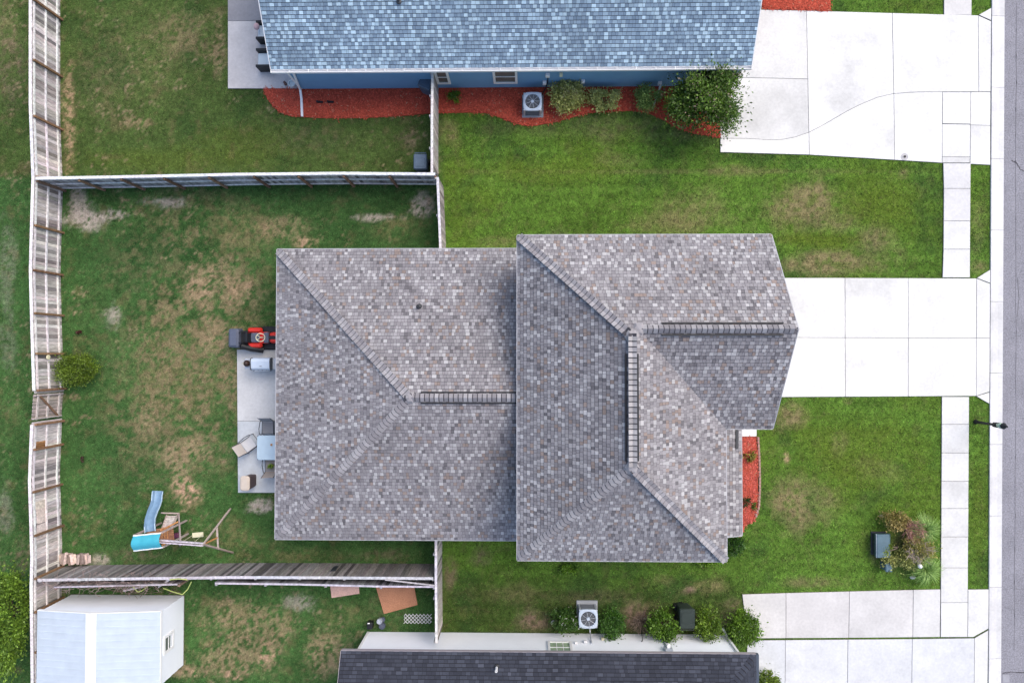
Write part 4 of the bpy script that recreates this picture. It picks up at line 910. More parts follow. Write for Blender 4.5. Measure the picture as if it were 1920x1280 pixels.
plant('shrub', 1064, 180, .74, .72, 1.1, 5600, .09, (.24, .28, .06), (.72, .74, .28), 'pale variegated shrub right of the upper cooling unit', lumps=24, flowers=((.45, .42, .22), .25))
plant('shrub', 1134, 186, .62, .50, .8, 3600, .09, (.22, .27, .06), (.68, .72, .28), 'gappy variegated shrub, middle of three along the blue wall', lumps=13, density=.36)
plant('shrub', 1217, 181, .60, .56, 1.0, 3300, .075, (.08, .16, .04), (.38, .55, .16), 'rounded green shrub left of the big tree', lumps=22)
plant('bush', 140, 692, .95, .72, 1.1, 7000, .075, (.040, .075, .008), (.24, .36, .035), 'round dark green bush against the left fence', 'bush', lumps=46, density=.36)
plant('tree', 4, 1172, .92, 2.25, 3.0, 15000, .12, (.028, .080, .010), (.30, .48, .06), 'large glossy leafed tree cut by the left photo edge', 'tree', lumps=70, z0=.3, density=.24, shell=.75, base=(40, 1140))
plant('shrub', 1058, 1166, .58, .50, .95, 2300, .095, (.020, .060, .012), (.10, .21, .030), 'sprawling green shrub with white buds left of the lower cooling unit', lumps=14, flowers=((.75, .75, .70), .10), density=.45)
plant('shrub', 1150, 1169, .52, .60, 1.05, 2900, .085, (.020, .070, .012), (.10, .24, .028), 'deep green shrub right of the lower cooling unit', lumps=20)
plant('shrub', 1244, 1172, .62, .66, 1.15, 3100, .10, (.030, .085, .010), (.18, .34, .030), 'light green shrub left of the dark green bin', lumps=20, density=.46)
plant('shrub', 1328, 1172, .54, .68, 1.1, 3000, .095, (.040, .095, .010), (.23, .37, .035), 'yellow green shrub right of the dark green bin', lumps=20)
plant('shrub', 1393, 1177, .74, .76, 1.15, 5200, .09, (.030, .080, .010), (.20, .36, .030), 'big round light green shrub at the concrete drive corner', lumps=34, density=.38)
plant('shrub', 1440, 1279, .50, .55, .9, 2200, .09, (.05, .10, .012), (.24, .34, .04), 'light green shrub cut by the bottom photo edge', lumps=14)
plant('weed_clump', 1070, 1066, .42, .26, .35, 500, .10, (.05, .12, .012), (.20, .38, .03), 'bright weeds under the lower eave of the middle house', 'weeds', lumps=8, z0=.03, base=(1066, 1060))
plant('weed_clump', 1320, 1052, .52, .16, .35, 420, .10, (.05, .12, .012), (.22, .40, .03), 'bright weed fringe at the lower right roof corner', 'weeds', lumps=8, z0=.03, base=(1322, 1048))
plant('shrub', 1380, 1022, .42, .42, .6, 1500, .09, (.012, .045, .010), (.085, .21, .020), 'dark green plant in the notch beside the porch roof', lumps=14, z0=.03)
plant('bed_plant', 1404, 853, .24, .20, .25, 110, .16, (.06, .12, .012), (.42, .34, .06), 'yellow green bed plant in the porch mulch', 'plant', lumps=5, z0=.03, aspect=.3, trunk=False)
plant('bed_plant', 1396, 940, .22, .16, .25, 100, .17, (.012, .04, .010), (.05, .13, .02), 'dark spiky bed plant half under the porch eave', 'plant', lumps=5, z0=.03, aspect=.22, trunk=False)
plant('bed_plant', 1413, 948, .12, .16, .15, 110, .07, (.05, .11, .015), (.16, .26, .04), 'small weed at the porch bed edging', 'plant', lumps=5, z0=.02, trunk=False)
plant('weed_clump', 149, 624, .12, .10, .14, 120, .07, (.05, .015, .015), (.13, .05, .04), 'small dark red weed above the round bush', 'weeds', lumps=4, z0=.02, trunk=False)
plant('weed_clump', 155, 860, .11, .10, .14, 90, .07, (.05, .025, .025), (.12, .06, .05), 'small dark red weed low in the left yard', 'weeds', lumps=4, z0=.02, trunk=False)
# shrub bed at the sidewalk: red tipped shrub, bare branches, two clumps of long grass
plant('shrub', 1680, 974, .66, .36, .8, 2200, .085, (.12, .14, .03), (.46, .34, .12), 'sparse orange tipped shrub above the green cabinet', lumps=10, density=.5, base=(1685, 985))
plant('shrub', 1727, 1022, .62, .55, .8, 2600, .085, (.12, .16, .03), (.58, .50, .14), 'thin orange green shrub beside the sidewalk', lumps=10, density=.5, base=(1720, 1020))
plant('shrub', 1690, 1050, .66, .46, .7, 2400, .085, (.12, .17, .04), (.56, .56, .18), 'thin olive shrub right of the small green pedestal', lumps=9, density=.5, base=(1695, 1045))
plant('shrub', 1655, 1022, .22, .36, 1.15, 150, .07, (.10, .16, .02), (.30, .38, .06), 'loose green twig over the green cabinet', lumps=4, z0=.9, density=.5, base=(1682, 1022))
def bare_bush(px, py, r, h, n, label, col=M_TWIG, base=None, thick=.012):
    ft = G(px, py) if base is None else G(*base); root = thing('bare_shrub', ft, label, 'shrub'); m = MB()
    for k in range(n):
        a = random.uniform(0, 6.28); rr = r * random.uniform(.4, 1.0); c = Vector((ft.x, ft.y, 0)); e = c + Vector((math.cos(a) * rr, math.sin(a) * rr, h * random.uniform(.4, 1)))
        mid_ = c + (e - c) * .5 + Vector((random.uniform(-.08, .08), random.uniform(-.08, .08), .1 * h)); m.tube([c, mid_, e], [thick, thick * .7, thick * .3], 4)
        for j in range(3):
            s_ = mid_ + (e - mid_) * random.uniform(0, .8); m.tube([s_, s_ + Vector((random.uniform(-.2, .2) * r, random.uniform(-.2, .2) * r, random.uniform(0, .25) * h)) * 1.4], [thick * .45, thick * .2], 3)
    m.build('branches', col, root); return root
bare_bush(1700, 988, .60, .9, 120, 'leafless brown shrub between the long grass clump and the cabinet', mat('pink_twigs', (.48, .26, .22), .95, var=.3, scale=9))
bare_bush(1704, 1022, .70, 1.0, 70, 'leafless grey branches in the middle of the sidewalk planting', mat('grey_twigs', (.50, .40, .37), .95))
bare_bush(1200, 1152, .62, .8, 80, 'dead leafless shrub between the lower wall shrubs', base=(1202, 1160), thick=.010)
def tall_grass(px, py, r, h, n, label):
    ft = G(px, py); root = thing('ornamental_grass', ft, label, 'ornamental grass'); V = []; Cc = []; Fs = []
    for k in range(n):
        a = random.uniform(0, 6.28); rr = r * random.uniform(.5, 1.1); hh = h * random.uniform(.6, 1.1); wd = random.uniform(.008, .016); t0 = random.random()
        ca, sa = math.cos(a), math.sin(a); bx, by = random.gauss(0, .05), random.gauss(0, .05); col = np.array((.08, .18, .03)) * (1 - t0) + np.array((.34, .50, .14)) * t0
        for j in range(5):
            t = j / 4; q = rr * t ** 1.25; z = hh * (1 - (1 - min(t * 1.5, 1)) ** 2) - max(0, t - .6) * hh * .7; w_ = wd * (1 - t * .85)
            for s_ in (-1, 1): V.append((bx + ca * q - sa * w_ * s_, by + sa * q + ca * w_ * s_, z)); Cc.append(col * (1 + .35 * t))
        b = (len(V) - 10); Fs += [[b + 2 * j, b + 2 * j + 1, b + 2 * j + 3, b + 2 * j + 2] for j in range(4)]
    Fs = np.array(Fs); link('blades', np_mesh('blades', np.array(V), Fs.ravel(), np.arange(len(Fs)) * 4, M_LEAF, np.array(Cc)), root); return root
tall_grass(1722, 988, .72, .65, 420, 'upper clump of long arching grass beside the sidewalk'); tall_grass(1724, 1062, .75, .65, 440, 'lower clump of long arching grass beside the sidewalk')
p = G(1725, 1061, .75); m = MB(); m.ball((p.x, p.y, .75), .09, .09, .09, 16, 9); gl = tag(m.build('globe_light', M_WHITE, smooth=True), 'white ball shaped garden light in the lower grass clump', 'garden light'); MB().tube([(p.x, p.y, -.02), (p.x, p.y, .68)], .015, 8).build('stake', M_FRAME, gl)
p = G(1712, 1082, .1); m = MB(); m.ball((p.x, p.y, .08), .13, .08, .08, 10, 6); tag(m.build('stone', M_STONE, smooth=True), 'pale stone below the lower grass clump', 'stone')
p = G(1652, 967, .05); m = MB(); m.ball((p.x + .02, p.y, .06), .10, .06, .07, 10, 6); m.rot(p, -.6); tag(m.build('stone', mat('grey_stone', (.22, .21, .22), .9, var=.2, scale=20), smooth=True), 'grey stone on the lawn above the cabinet', 'stone')
# ================================================================== OBJECTS
# ---- cooling units
def cooling_unit(px, py, ppad, label, rot=0.0):
    z = .78; c = G(px, py, z); root = thing('air_conditioner', (c.x, c.y, 0), label, 'air conditioner')
    a, b = ppad; pa, pb_ = G(*a, .08), G(*b, .08); m = MB(); m.rbox((pa.x + pb_.x) / 2, (pa.y + pb_.y) / 2, -.02, .08, abs(pb_.x - pa.x), abs(pb_.y - pa.y), .02); m.build('pad', M_CONC, root, color=(.52, .55, .60))
    s_ = .80; m = MB(); m.rbox(c.x, c.y, .08, z - .06, s_ - .06, s_ - .06, .07, bev=.01); body = m.build('coil_body', M_ACD, root)
    for k in range(9):
        m = MB(); zz = .14 + k * .062; m.rbox(c.x, c.y, zz, zz + .022, s_ - .035, s_ - .035, .075, bev=.006); m.build('louvre', M_ACL, body)
    for qx in (-1, 1):
        for qy in (-1, 1): m = MB(); m.rbox(c.x + qx * (s_ / 2 - .05), c.y + qy * (s_ / 2 - .05), .08, z - .03, .08, .08, .02); m.build('corner_post', M_STEEL, root)
    ro_, n = .315, 40; m = MB()                                   # top pan with a round opening
    def sq(k, hs, rr=.10):
        t = 6.2832 * k / n; cx_, sy_ = math.cos(t), math.sin(t); p_ = (abs(cx_) ** 5 + abs(sy_) ** 5) ** (-.2); return c.x + hs * cx_ * p_, c.y + hs * sy_ * p_
    rings = [[(*sq(k, s_ / 2), z - .10) for k in range(n)], [(*sq(k, s_ / 2), z - .01) for k in range(n)], [(*sq(k, s_ / 2 - .015), z) for k in range(n)],
             [(c.x + (ro_ + .02) * math.cos(6.2832 * k / n), c.y + (ro_ + .02) * math.sin(6.2832 * k / n), z + .012) for k in range(n)], [(c.x + ro_ * math.cos(6.2832 * k / n), c.y + ro_ * math.sin(6.2832 * k / n), z) for k in range(n)], [(c.x + ro_ * math.cos(6.2832 * k / n), c.y + ro_ * math.sin(6.2832 * k / n), z - .12) for k in range(n)]]
    m.loft(rings, cap0=False, cap1=False); m.build('top_pan', M_ACW, root, smooth=True)
    m = MB(); m.lathe((c.x, c.y, z - .20), [(.31, 0), (.31, .004)], 24); m.build('fan_well', mat('fan_well', (.03, .045, .085), .8), root)
    for k in range(4):
        a = rot + k * 1.5708 + .6; m = MB(); ps = []
        for t, wd in ((.07, .10), (.2, .17), (.29, .17)):
            for s2 in (-1, 1): ps.append((c.x + math.cos(a) * t * 1 - math.sin(a) * s2 * wd / 2, c.y + math.sin(a) * t + math.cos(a) * s2 * wd / 2, z - .13 + s2 * .022))
        m.add(ps, [(0, 1, 3, 2), (2, 3, 5, 4)]); m.build('fan_blade', M_ACW, root)
    m = MB(); m.lathe((c.x, c.y, z - .14), [(.07, 0), (.075, .12), (.06, .155), (.0, .16)], 16); m.build('motor_cap', M_ACW, root, smooth=True)
    g = MB()
    for k in range(9 if rot == 0 else 8): a = rot + 6.2832 * k / (9 if rot == 0 else 8); g.tube([(c.x + .06 * math.cos(a), c.y + .06 * math.sin(a), z + .02), (c.x + .33 * math.cos(a), c.y + .33 * math.sin(a), z + .012)], .008, 5)
    for r_ in (.11, .16, .21, .26): g.tube([(c.x + r_ * math.cos(6.2832 * j / 30), c.y + r_ * math.sin(6.2832 * j / 30), z + .018) for j in range(31)], .0035, 4)
    g.build('fan_guard', M_STEEL, root); return root
cooling_unit(998.5, 190, ((979, 178), (1019, 220.5)), 'cooling unit with nine spoke fan in the red mulch')
cooling_unit(1103, 1160, ((1081, 1125.5), (1120.5, 1168)), 'cooling unit with eight spoke fan by the white wall', rot=.2)
x = G(1107, 1190, .5).x; MB().tube([(x, dwy + .42, .25), (x, dwy + .2, .35), (x, dwy + .06, .8), (x, dwy + .05, 1.1)], .028, 6).build('conduit', M_STEEL, dh)

# ---- wheeled bins
def cart(px, py, rot, body, label, h=1.05, wd=.58, dp=.68, name='wheeled_bin'):
    c = G(px, py, h); root = thing(name, (c.x, c.y, 0), label, 'bin')
    def pl(m): return m.rot(c, rot)
    m = MB(); m.rbox(c.x, c.y, .10, h - .08, wd * .80, dp * .80, .05, taper=1.18); pl(m).build('body', body, root, smooth=True)
    m = MB(); m.rbox(c.x, c.y + .01, h - .10, h, wd, dp, .06, bev=.025, taper=.95); lid = pl(m).build('lid', body, root, smooth=True)
    m = MB(); m.rbox(c.x, c.y - dp * .05, h - .004, h + .018, wd * .72, dp * .55, .05); pl(m).build('lid_panel', body, lid)
    m = MB(); m.tube([(c.x - wd * .42, c.y + dp / 2 + .05, h - .06), (c.x + wd * .42, c.y + dp / 2 + .05, h - .06)], .018, 8); pl(m).build('handle', body, root)
    for s_ in (-1, 1):
        m = MB(); m.tube([(c.x + s_ * wd * .40, c.y + dp * .36, .11), (c.x + s_ * wd * .50, c.y + dp * .36, .11)], .12, 14); pl(m).build('wheel', M_RUBBER, root)
    return root
cart(787.5, 303, 0, M_BIN, 'blue grey wheeled bin in the corner of the upper fence')
cart(799, 152, -.42, M_BIN, 'blue grey wheeled bin turned askew beside the blue wall', wd=.60, dp=.66)
cart(1289, 1160, math.pi, M_BING, 'dark green wheeled bin between light green shrubs', wd=.66, dp=.84)
c = G(1273, 1137, .2); m = MB(); m.rbox(c.x, c.y, -.01, .28, .42, .26, .04, rot=.2); bs = tag(m.build('crate', M_BLACK), 'low black crate on the ground behind the green bin', 'crate'); m = MB(); m.rbox(c.x + .04, c.y, .28, .30, .16, .06, .02); m.build('sticker', M_WHITE, bs)

# ---- green utility cabinet and pedestal
c = G(1657, 1023, .48); root = thing('utility_cabinet', (c.x, c.y, 0), 'large green grey utility cabinet on the front lawn', 'utility box')
m = MB(); m.rbox(c.x + .02, c.y, -.02, .07, .66, .98, .02); m.build('pad', M_CONC, root, color=(.10, .10, .12))
m = MB(); m.rbox(c.x, c.y, .07, .38, .58, .92, .02); m.build('body', mat('cabinet_shaded_side', (.025, .035, .045), .6), root)  # darker than the lid: the shade on the sides is put into this colour
m = MB(); m.loft([[(c.x - .31, c.y + s_ * .49, .34), (c.x + .33, c.y + s_ * .49, .30), (c.x + .33, c.y + s_ * .49, .38), (c.x + .24, c.y + s_ * .49, .46), (c.x - .27, c.y + s_ * .49, .51), (c.x - .31, c.y + s_ * .49, .49)] for s_ in (-1, 1)]); lid = m.build('lid', M_BOXG, root)
m = MB(); m.rbox(c.x - .312, c.y, .46, .505, .03, 1.0, .005); m.build('door_flange', mat('pale_flange', (.36, .40, .46), .5), root)
m = MB(); m.rbox(c.x - .295, c.y + .1, .20, .32, .03, .05, .008); m.build('latch', M_FRAME, root)
c = G(1667, 1064, .5); root = thing('utility_pedestal', (c.x, c.y, 0), 'small green grey pedestal box below the utility cabinet', 'utility box')
m = MB(); m.rbox(c.x, c.y, -.02, .44, .24, .32, .02, bev=.01); m.build('body', M_BOXG, root); m = MB(); m.rbox(c.x, c.y, .42, .51, .28, .36, .03, bev=.03); m.build('cap', M_BOXG, root, smooth=True); m = MB(); m.rbox(c.x - .125, c.y, .10, .38, .02, .24, .005); m.build('door_panel', M_BOXG, root)

# ---- lantern post by the kerb
c = G(1829, 790.5); root = thing('lamp_post', c, 'black lantern post standing in the kerb side grass', 'lamp post')
m = MB(); m.lathe(c, [(.10, -.02), (.10, .06), (.075, .10), (.06, .25), (.052, 1.05), (.05, 1.15)], 14); m.build('post', M_BLACK, root, smooth=True)
m = MB(); m.lathe(c, [(.05, 1.15), (.105, 1.18), (.11, 1.36), (.09, 1.40)], 14); m.build('collar', M_BLACK, root, smooth=True)
m = MB(); m.lathe(c, [(.085, 1.40), (.115, 1.58), (.115, 1.60)], 8); m.build('lantern_glass', M_LAMPG, root)
m = MB()
for k in range(8): a = 6.2832 * k / 8; m.tube([(c.x + .09 * math.cos(a), c.y + .09 * math.sin(a), 1.39), (c.x + .12 * math.cos(a), c.y + .12 * math.sin(a), 1.61)], .009, 4)
m.build('lantern_frame', M_BLACK, root)
m = MB(); m.lathe(c, [(.06, 1.61), (.06, 1.68), (.12, 1.70), (.135, 1.74), (.06, 1.86), (.02, 1.90)], 14); m.build('lantern_roof', M_BLACK, root, smooth=True)
m = MB(); m.ball((c.x, c.y, 1.94), .035, .035, .06, 10, 6); m.build('finial', M_BLACK, root, smooth=True)

# ---- clean-out cap in the drive
c = G(1695, 294.5); root = thing('cleanout_cover', (c.x, c.y, .045), 'round white cleanout cover with dark centre in the driveway', 'drain cover')
m = MB(); m.lathe((c.x, c.y, .044), [(.16, 0), (.16, .008), (.12, .012), (.115, .004), (.085, .004), (.085, .014), (.06, .016)], 24); m.build('ring', mat('cover_ring', (.45, .44, .44), .7), root); m = MB(); m.lathe((c.x + .005, c.y, .06), [(.055, 0), (.055, .012), (.03, .016)], 16); m.build('plug', M_BLACK, root)

# ---- boots on the mulch
for px in (598, 618):
    c = G(px, 191.5, .08); m = MB(); m.rbox(c.x + .05, c.y, .055, .13, .28, .10, .045, taper=.85); m.rbox(c.x - .05, c.y, .12, .20, .11, .10, .045, taper=.9)
    tag(m.build('boot', M_BLACK, smooth=True), ('left' if px == 598 else 'right') + ' black boot of the pair lying on red mulch', 'boot', 'boots on the mulch')

# ---- riding mower, hood under the eave
c = G(480, 633, .5); root = thing('riding_mower', (c.x, c.y, 0), 'red riding mower with grey grass bagger behind the house', 'lawn mower')
X, Y = c.x, c.y
m = MB(); m.rbox(X - .83, Y - .02, .40, .90, .46, .84, .07, bev=.05, taper=.94); m.build('bagger', M_GREYP, root, smooth=True)
m = MB(); m.rbox(X - .83, Y - .02, .895, .93, .30, .66, .05, bev=.02); m.build('bagger_lid', M_GREYP, root, smooth=True)
m = MB(); m.rbox(X - .47, Y, .36, .62, .30, .60, .04); m.tube([(X - .6, Y + .22, .85), (X - .42, Y + .22, .95), (X - .34, Y + .2, .7)], .02, 7); m.tube([(X - .6, Y - .22, .85), (X - .42, Y - .22, .95), (X - .34, Y - .2, .7)], .02, 7); m.build('hitch_frame', M_BLACK, root)
m = MB(); m.tube([(X - .55, Y - .34, .78), (X - .2, Y - .46, .55), (X + .25, Y - .52, .30)], [.13, .14, .15], 10); m.build('chute', M_BLACK, root, smooth=True)
for s_ in (-1, 1):
    m = MB(); m.rbox(X - .02, Y + s_ * .33, .50, .66, .66, .22, .10, bev=.045, taper=.92); m.build('fender', M_RED, root, smooth=True)
m = MB(); m.rbox(X + .12, Y, .34, .60, .90, .50, .06, bev=.03); m.build('chassis', M_RED, root, smooth=True)
m = MB(); m.rbox(X + .02, Y, .60, .70, .40, .42, .09, bev=.035); m.build('seat', M_GREYP, root, smooth=True)
m = MB(); m.loft([[(X - .20 + dx, Y + s2 * .22, zz) for dx, s2, zz in ((.0, -1, .64), (.07, -1, .64), (.02, -.9, 1.0), (-.06, -.9, 1.0))], [(X - .20 + dx, Y + s2 * .22, zz) for dx, s2, zz in ((.0, 1, .64), (.07, 1, .64), (.02, .9, 1.0), (-.06, .9, 1.0))]]); m.build('seat_back', M_BLACK, root)
m = MB(); m.tube([(X + .38 + .17 * math.cos(6.2832 * k / 24), Y + .17 * math.sin(6.2832 * k / 24), .98 - .06 * math.cos(6.2832 * k / 24)) for k in range(25)], .018, 7); m.tube([(X + .25, Y - .1, 1.0), (X + .38, Y, .97), (X + .25, Y + .1, 1.0)], .016, 6); m.tube([(X + .38, Y, .97), (X + .52, Y, .60)], .022, 7); m.build('steering_wheel', M_CREAM, root, smooth=True)
m = MB(); m.rbox(X + .55, Y, .55, .80, .22, .46, .05, bev=.03); m.build('dashboard', M_GREYP, root, smooth=True)
m = MB(); m.rbox(X + 1.0, Y, .38, .80, .72, .50, .12, bev=.07, taper=.9); m.build('hood', M_RED, root, smooth=True)
m = MB(); m.rbox(X + 1.0, Y, .79, .815, .6, .16, .03); m.build('hood_stripe', M_BLACK, root)
m = MB(); m.rbox(X + .45, Y, .12, .26, .75, 1.02, .18, bev=.03); m.build('mower_deck', M_BLACK, root, smooth=True)
for s_ in (-1, 1):
    m = MB(); m.box(X + .28, Y + s_ * .36 - .11, .30, X + .78, Y + s_ * .36 + .11, .33); m.build('footrest', M_BLACK, root)
    for dx, r_, wd, yy in ((-.02, .25, .22, .36), (1.05, .19, .16, .38)):
        m = MB(); prof = [(-wd / 2, r_ * .6), (-wd / 2, r_ * .92), (-wd * .35, r_), (wd * .35, r_), (wd / 2, r_ * .92), (wd / 2, r_ * .6)]
        m.loft([[(X + dx + rr * math.cos(6.2832 * k / 20), Y + s_ * yy + yy_, r_ + rr * math.sin(6.2832 * k / 20)) for k in range(20)] for yy_, rr in prof]); wh_ = m.build('wheel', M_RUBBER, root, smooth=True)
        m = MB(); m.tube([(X + dx, Y + s_ * yy - wd * .52, r_), (X + dx, Y + s_ * yy + wd * .52, r_)], r_ * .55, 14); m.build('rim', M_CREAM, wh_)

# ---- gas grill and the figurine on its shelf
c = G(489, 682, 1.05); X, Y = c.x, c.y; ZPT = .058
root = thing('gas_grill', (X, Y, ZPT), 'white lidded gas grill on the patio under the eave', 'grill')
m = MB(); m.rbox(X, Y, ZPT + .10, .80, .82, .48, .03); m.build('cabinet', M_STEEL, root)
m = MB(); m.rbox(X, Y, .80, .92, .88, .54, .04); m.build('firebox', M_STEEL, root)
m = MB(); m.loft([[(X + s_ * .42, Y + dy, zz) for dy, zz in ((-.26, .92), (-.25, 1.03), (-.18, 1.11), (.10, 1.14), (.22, 1.10), (.26, .92))] for s_ in (-1, 1)]); lid = m.build('lid', M_ACW, root)
for s_ in (-1, 1): m = MB(); m.loft([[(X + s_ * .42 + dx, Y + dy, zz) for dy, zz in ((-.27, .91), (-.26, 1.04), (-.185, 1.122), (.10, 1.152), (.23, 1.11), (.27, .91))] for dx in (-.022, .022)]); m.build('lid_end', M_FRAME, lid)
m = MB(); m.tube([(X - .3, Y - .30, .98), (X + .3, Y - .30, .98)], .014, 7); m.build('lid_handle', M_STEEL, lid)
m = MB(); m.rbox(X + .02, Y - .10, 1.128, 1.136, .10, .02, .004); m.build('thermometer', M_FRAME, lid)
for s_ in (-1, 1): m = MB(); m.rbox(X + s_ * .60, Y, .86, .90, .30, .46, .03); m.build('side_shelf', M_STEEL, root)
for k in range(5): m = MB(); m.tube([(X - .36 + k * .18, Y - .27, .86), (X - .36 + k * .18, Y - .315, .86)], .028, 10); m.build('knob', M_FRAME, root)
for sx in (-1, 1):
    for sy in (-1, 1): m = MB(); m.ball((X + sx * .36, Y + sy * .19, ZPT + .05), .05, .03, .05, 10, 6); m.build('caster', M_RUBBER, root)
fx = X - .62; m = MB(); m.lathe((fx, Y + .02, .90), [(.09, 0), (.135, .06), (.14, .14), (.10, .22), (.05, .27), (.01, .28)], 14); fg = m.build('figurine', mat('dark_brown_glaze', (.035, .018, .014), .5), smooth=True); tag(fg, 'dark brown figurine with cream tip on the grill shelf', 'figurine')
m = MB(); m.loft([[(fx - .05, Y + .07, 1.06), (fx - .05, Y - .03, 1.06), (fx - .06, Y + .02, 1.15)], [(fx - .18, Y + .03, 1.08), (fx - .18, Y + .01, 1.08), (fx - .18, Y + .02, 1.10)]]); m.build('tip', M_CREAM, fg)

# ---- patio chairs, table, can
def chair(px, py, rot, seat, back, label, z=.42):
    c = G(px, py, z); root = thing('patio_chair', (c.x, c.y, ZPT), label, 'chair', 'sling chairs round the patio table'); X, Y = c.x, c.y      # faces +x before turning
    def put(m, n, mt, **k): return m.rot((X, Y), rot).build(n, mt, root, **k)
    m = MB(); rings = []
    for t, dz in ((-.24, .0), (-.12, -.018), (0, -.022), (.14, -.01), (.26, .02)): rings.append([(X + t, Y - .25, z + dz), (X + t, Y + .25, z + dz), (X + t, Y + .25, z + dz - .014), (X + t, Y - .25, z + dz - .014)])
    put(m.loft(rings), 'seat', M_SLING, color=seat)
    m = MB(); rings = []
    for t, dz in ((-.25, .02), (-.31, .18), (-.37, .36), (-.44, .52)): rings.append([(X + t, Y - .25, z + dz), (X + t, Y + .25, z + dz), (X + t - .014, Y + .25, z + dz), (X + t - .014, Y - .25, z + dz)])
    put(m.loft(rings), 'backrest', M_SLING, color=back)
    for s_ in (-1, 1):
        m = MB(); m.tube([(X + .30, Y + s_ * .30, ZPT), (X + .30, Y + s_ * .30, z + .12), (X + .26, Y + s_ * .31, z + .20), (X + .05, Y + s_ * .32, z + .235), (X - .24, Y + s_ * .29, z + .20), (X - .33, Y + s_ * .27, z + .15)], .017, 7); put(m, 'arm', M_FRAME, smooth=True)
        m = MB(); m.tube([(X + .28, Y + s_ * .265, z + .02), (X - .25, Y + s_ * .265, z), (X - .45, Y + s_ * .265, z + .53)], .014, 6); put(m, 'side_rail', M_FRAME, smooth=True)
        m = MB(); m.tube([(X - .26, Y + s_ * .27, z + .05), (X - .36, Y + s_ * .28, ZPT)], .015, 6); put(m, 'leg', M_FRAME)
    m = MB(); m.tube([(X + .29, Y - .3, ZPT + .02), (X + .29, Y + .3, ZPT + .02)], .012, 6); put(m, 'stretcher', M_FRAME)
    return root
chair(466, 833, R(36), (.52, .52, .53), (.46, .42, .39), 'sling chair set askew left of the patio table')
chair(503, 801, R(-90), (.20, .21, .235), (.30, .30, .31), 'dark grey sling chair above the patio table')
chair(509, 872, R(92), (.24, .225, .22), (.33, .28, .25), 'sling chair below the patio table with a green plant on it')
c = G(504, 839, .72); X, Y = c.x, c.y; root = thing('patio_table', (X, Y, ZPT), 'square glass topped patio table under the eave', 'table')
m = MB(); m.rbox(X, Y, .705, .722, 1.02, 1.05, .09, bev=.004); m.build('table_top', M_TABLE, root)
m = MB()
for a, b in (((-.5, -.5), (.5, -.5)), ((.5, -.5), (.5, .5)), ((.5, .5), (-.5, .5)), ((-.5, .5), (-.5, -.5))): m.tube([(X + a[0], Y + a[1] * 1.03, .69), (X + b[0], Y + b[1] * 1.03, .69)], .014, 6)
m.build('rim_frame', M_FRAME, root)
for sx in (-1, 1):
    for sy in (-1, 1): m = MB(); m.tube([(X + sx * .46, Y + sy * .47, .70), (X + sx * .40, Y + sy * .41, .35), (X + sx * .47, Y + sy * .48, ZPT)], .018, 7); m.build('leg', M_FRAME, root)
m = MB(); m.lathe((X + .12, Y + .13, .722), [(.045, 0), (.05, .03), (.02, .045)], 10); tag(m.build('cup', mat('amber_dish', (.42, .20, .07), .4), smooth=True), 'tiny amber dish on the glass patio table', 'dish')
plant('potted_plant', 510.5, 872, .10, .09, .66, 160, .07, (.10, .20, .02), (.42, .60, .10), 'bright green potted plant standing on a patio chair', 'potted plant', lumps=5, z0=.48, trunk=False)
pp = G(510.5, 872, .5); m = MB(); m.lathe((pp.x, pp.y, .405), [(.05, 0), (.07, .12), (.06, .12)], 12); m.build('pot', M_BROWNP, bpy.data.objects['potted_plant'], smooth=True)
c = G(459, 906, .85); X, Y = c.x, c.y; root = thing('rubbish_can', (X, Y, ZPT), 'brown resin can with cream lid at the patio corner', 'bin')
m = MB(); m.rbox(X + .02, Y, ZPT, .80, .34, .52, .07, bev=.02, taper=1.1); m.build('body', M_BROWNP, root, smooth=True); m = MB(); m.rbox(X, Y, .79, .88, .42, .64, .12, bev=.04); m.build('lid', M_TANP, root, smooth=True); m = MB(); m.rbox(X + .0, Y, .875, .895, .26, .44, .07, bev=.01); m.build('lid_panel', M_TANP, root)

# ---- play set
c = G(335, 992); root = thing('play_set', c, 'wooden play set with teal canopy, blue slide and swing beam', 'play set')
Wd = lambda: jit((.40, .33, .31), .12)
cn = [G(250, 1004, 2.15), G(301, 999, 2.15), G(304, 1026, 2.15), G(251, 1032, 2.15)]
m = MB(); rows = []
for j in range(7):
    t = j / 6; rows.append([cn[0].lerp(cn[3], t), cn[1].lerp(cn[2], t)]); arch = .20 * math.sin(t * math.pi)
    rows[-1] = [p + Vector((0, 0, arch)) for p in rows[-1]]
n8 = 9; vs = []
for r_ in rows:
    for i in range(n8): vs.append(r_[0].lerp(r_[1], i / (n8 - 1)) + Vector((0, 0, .02 * math.sin(i * 2.1))))
vs2 = [(v.x, v.y, v.z - .012) for v in vs]; fs = [(j * n8 + i, j * n8 + i + 1, (j + 1) * n8 + i + 1, (j + 1) * n8 + i) for j in range(6) for i in range(n8 - 1)]
m.add(vs, fs); m.add(vs2, [f[::-1] for f in fs]); cano = m.build('canopy', M_TEAL, root, smooth=True)
for q in (0, 6): m = MB(); r_ = rows[q]; m.tube([r_[0].lerp(r_[1], i / 8) + Vector((0, 0, .02 * math.sin(i * 2.1))) for i in range(9)], .03, 7); m.build('canopy_hem', M_WHITE, cano, smooth=True)
p = cn[3] + Vector((.18, .22, .14)); m = MB(); m.rbox(p.x, p.y, p.z - .02, p.z + .012, .11, .06, .02, rot=.5); m.build('vent_flap', M_BLACK, cano)
for k, p in enumerate(cn): m = MB(); m.beam((p.x, p.y, -.02), (p.x, p.y, 2.1), .065, .065); m.build('post', M_WOODX, root, color=Wd())
dk = MB(); dkp = [Vector((p.x, p.y, 1.15)) for p in cn]; 
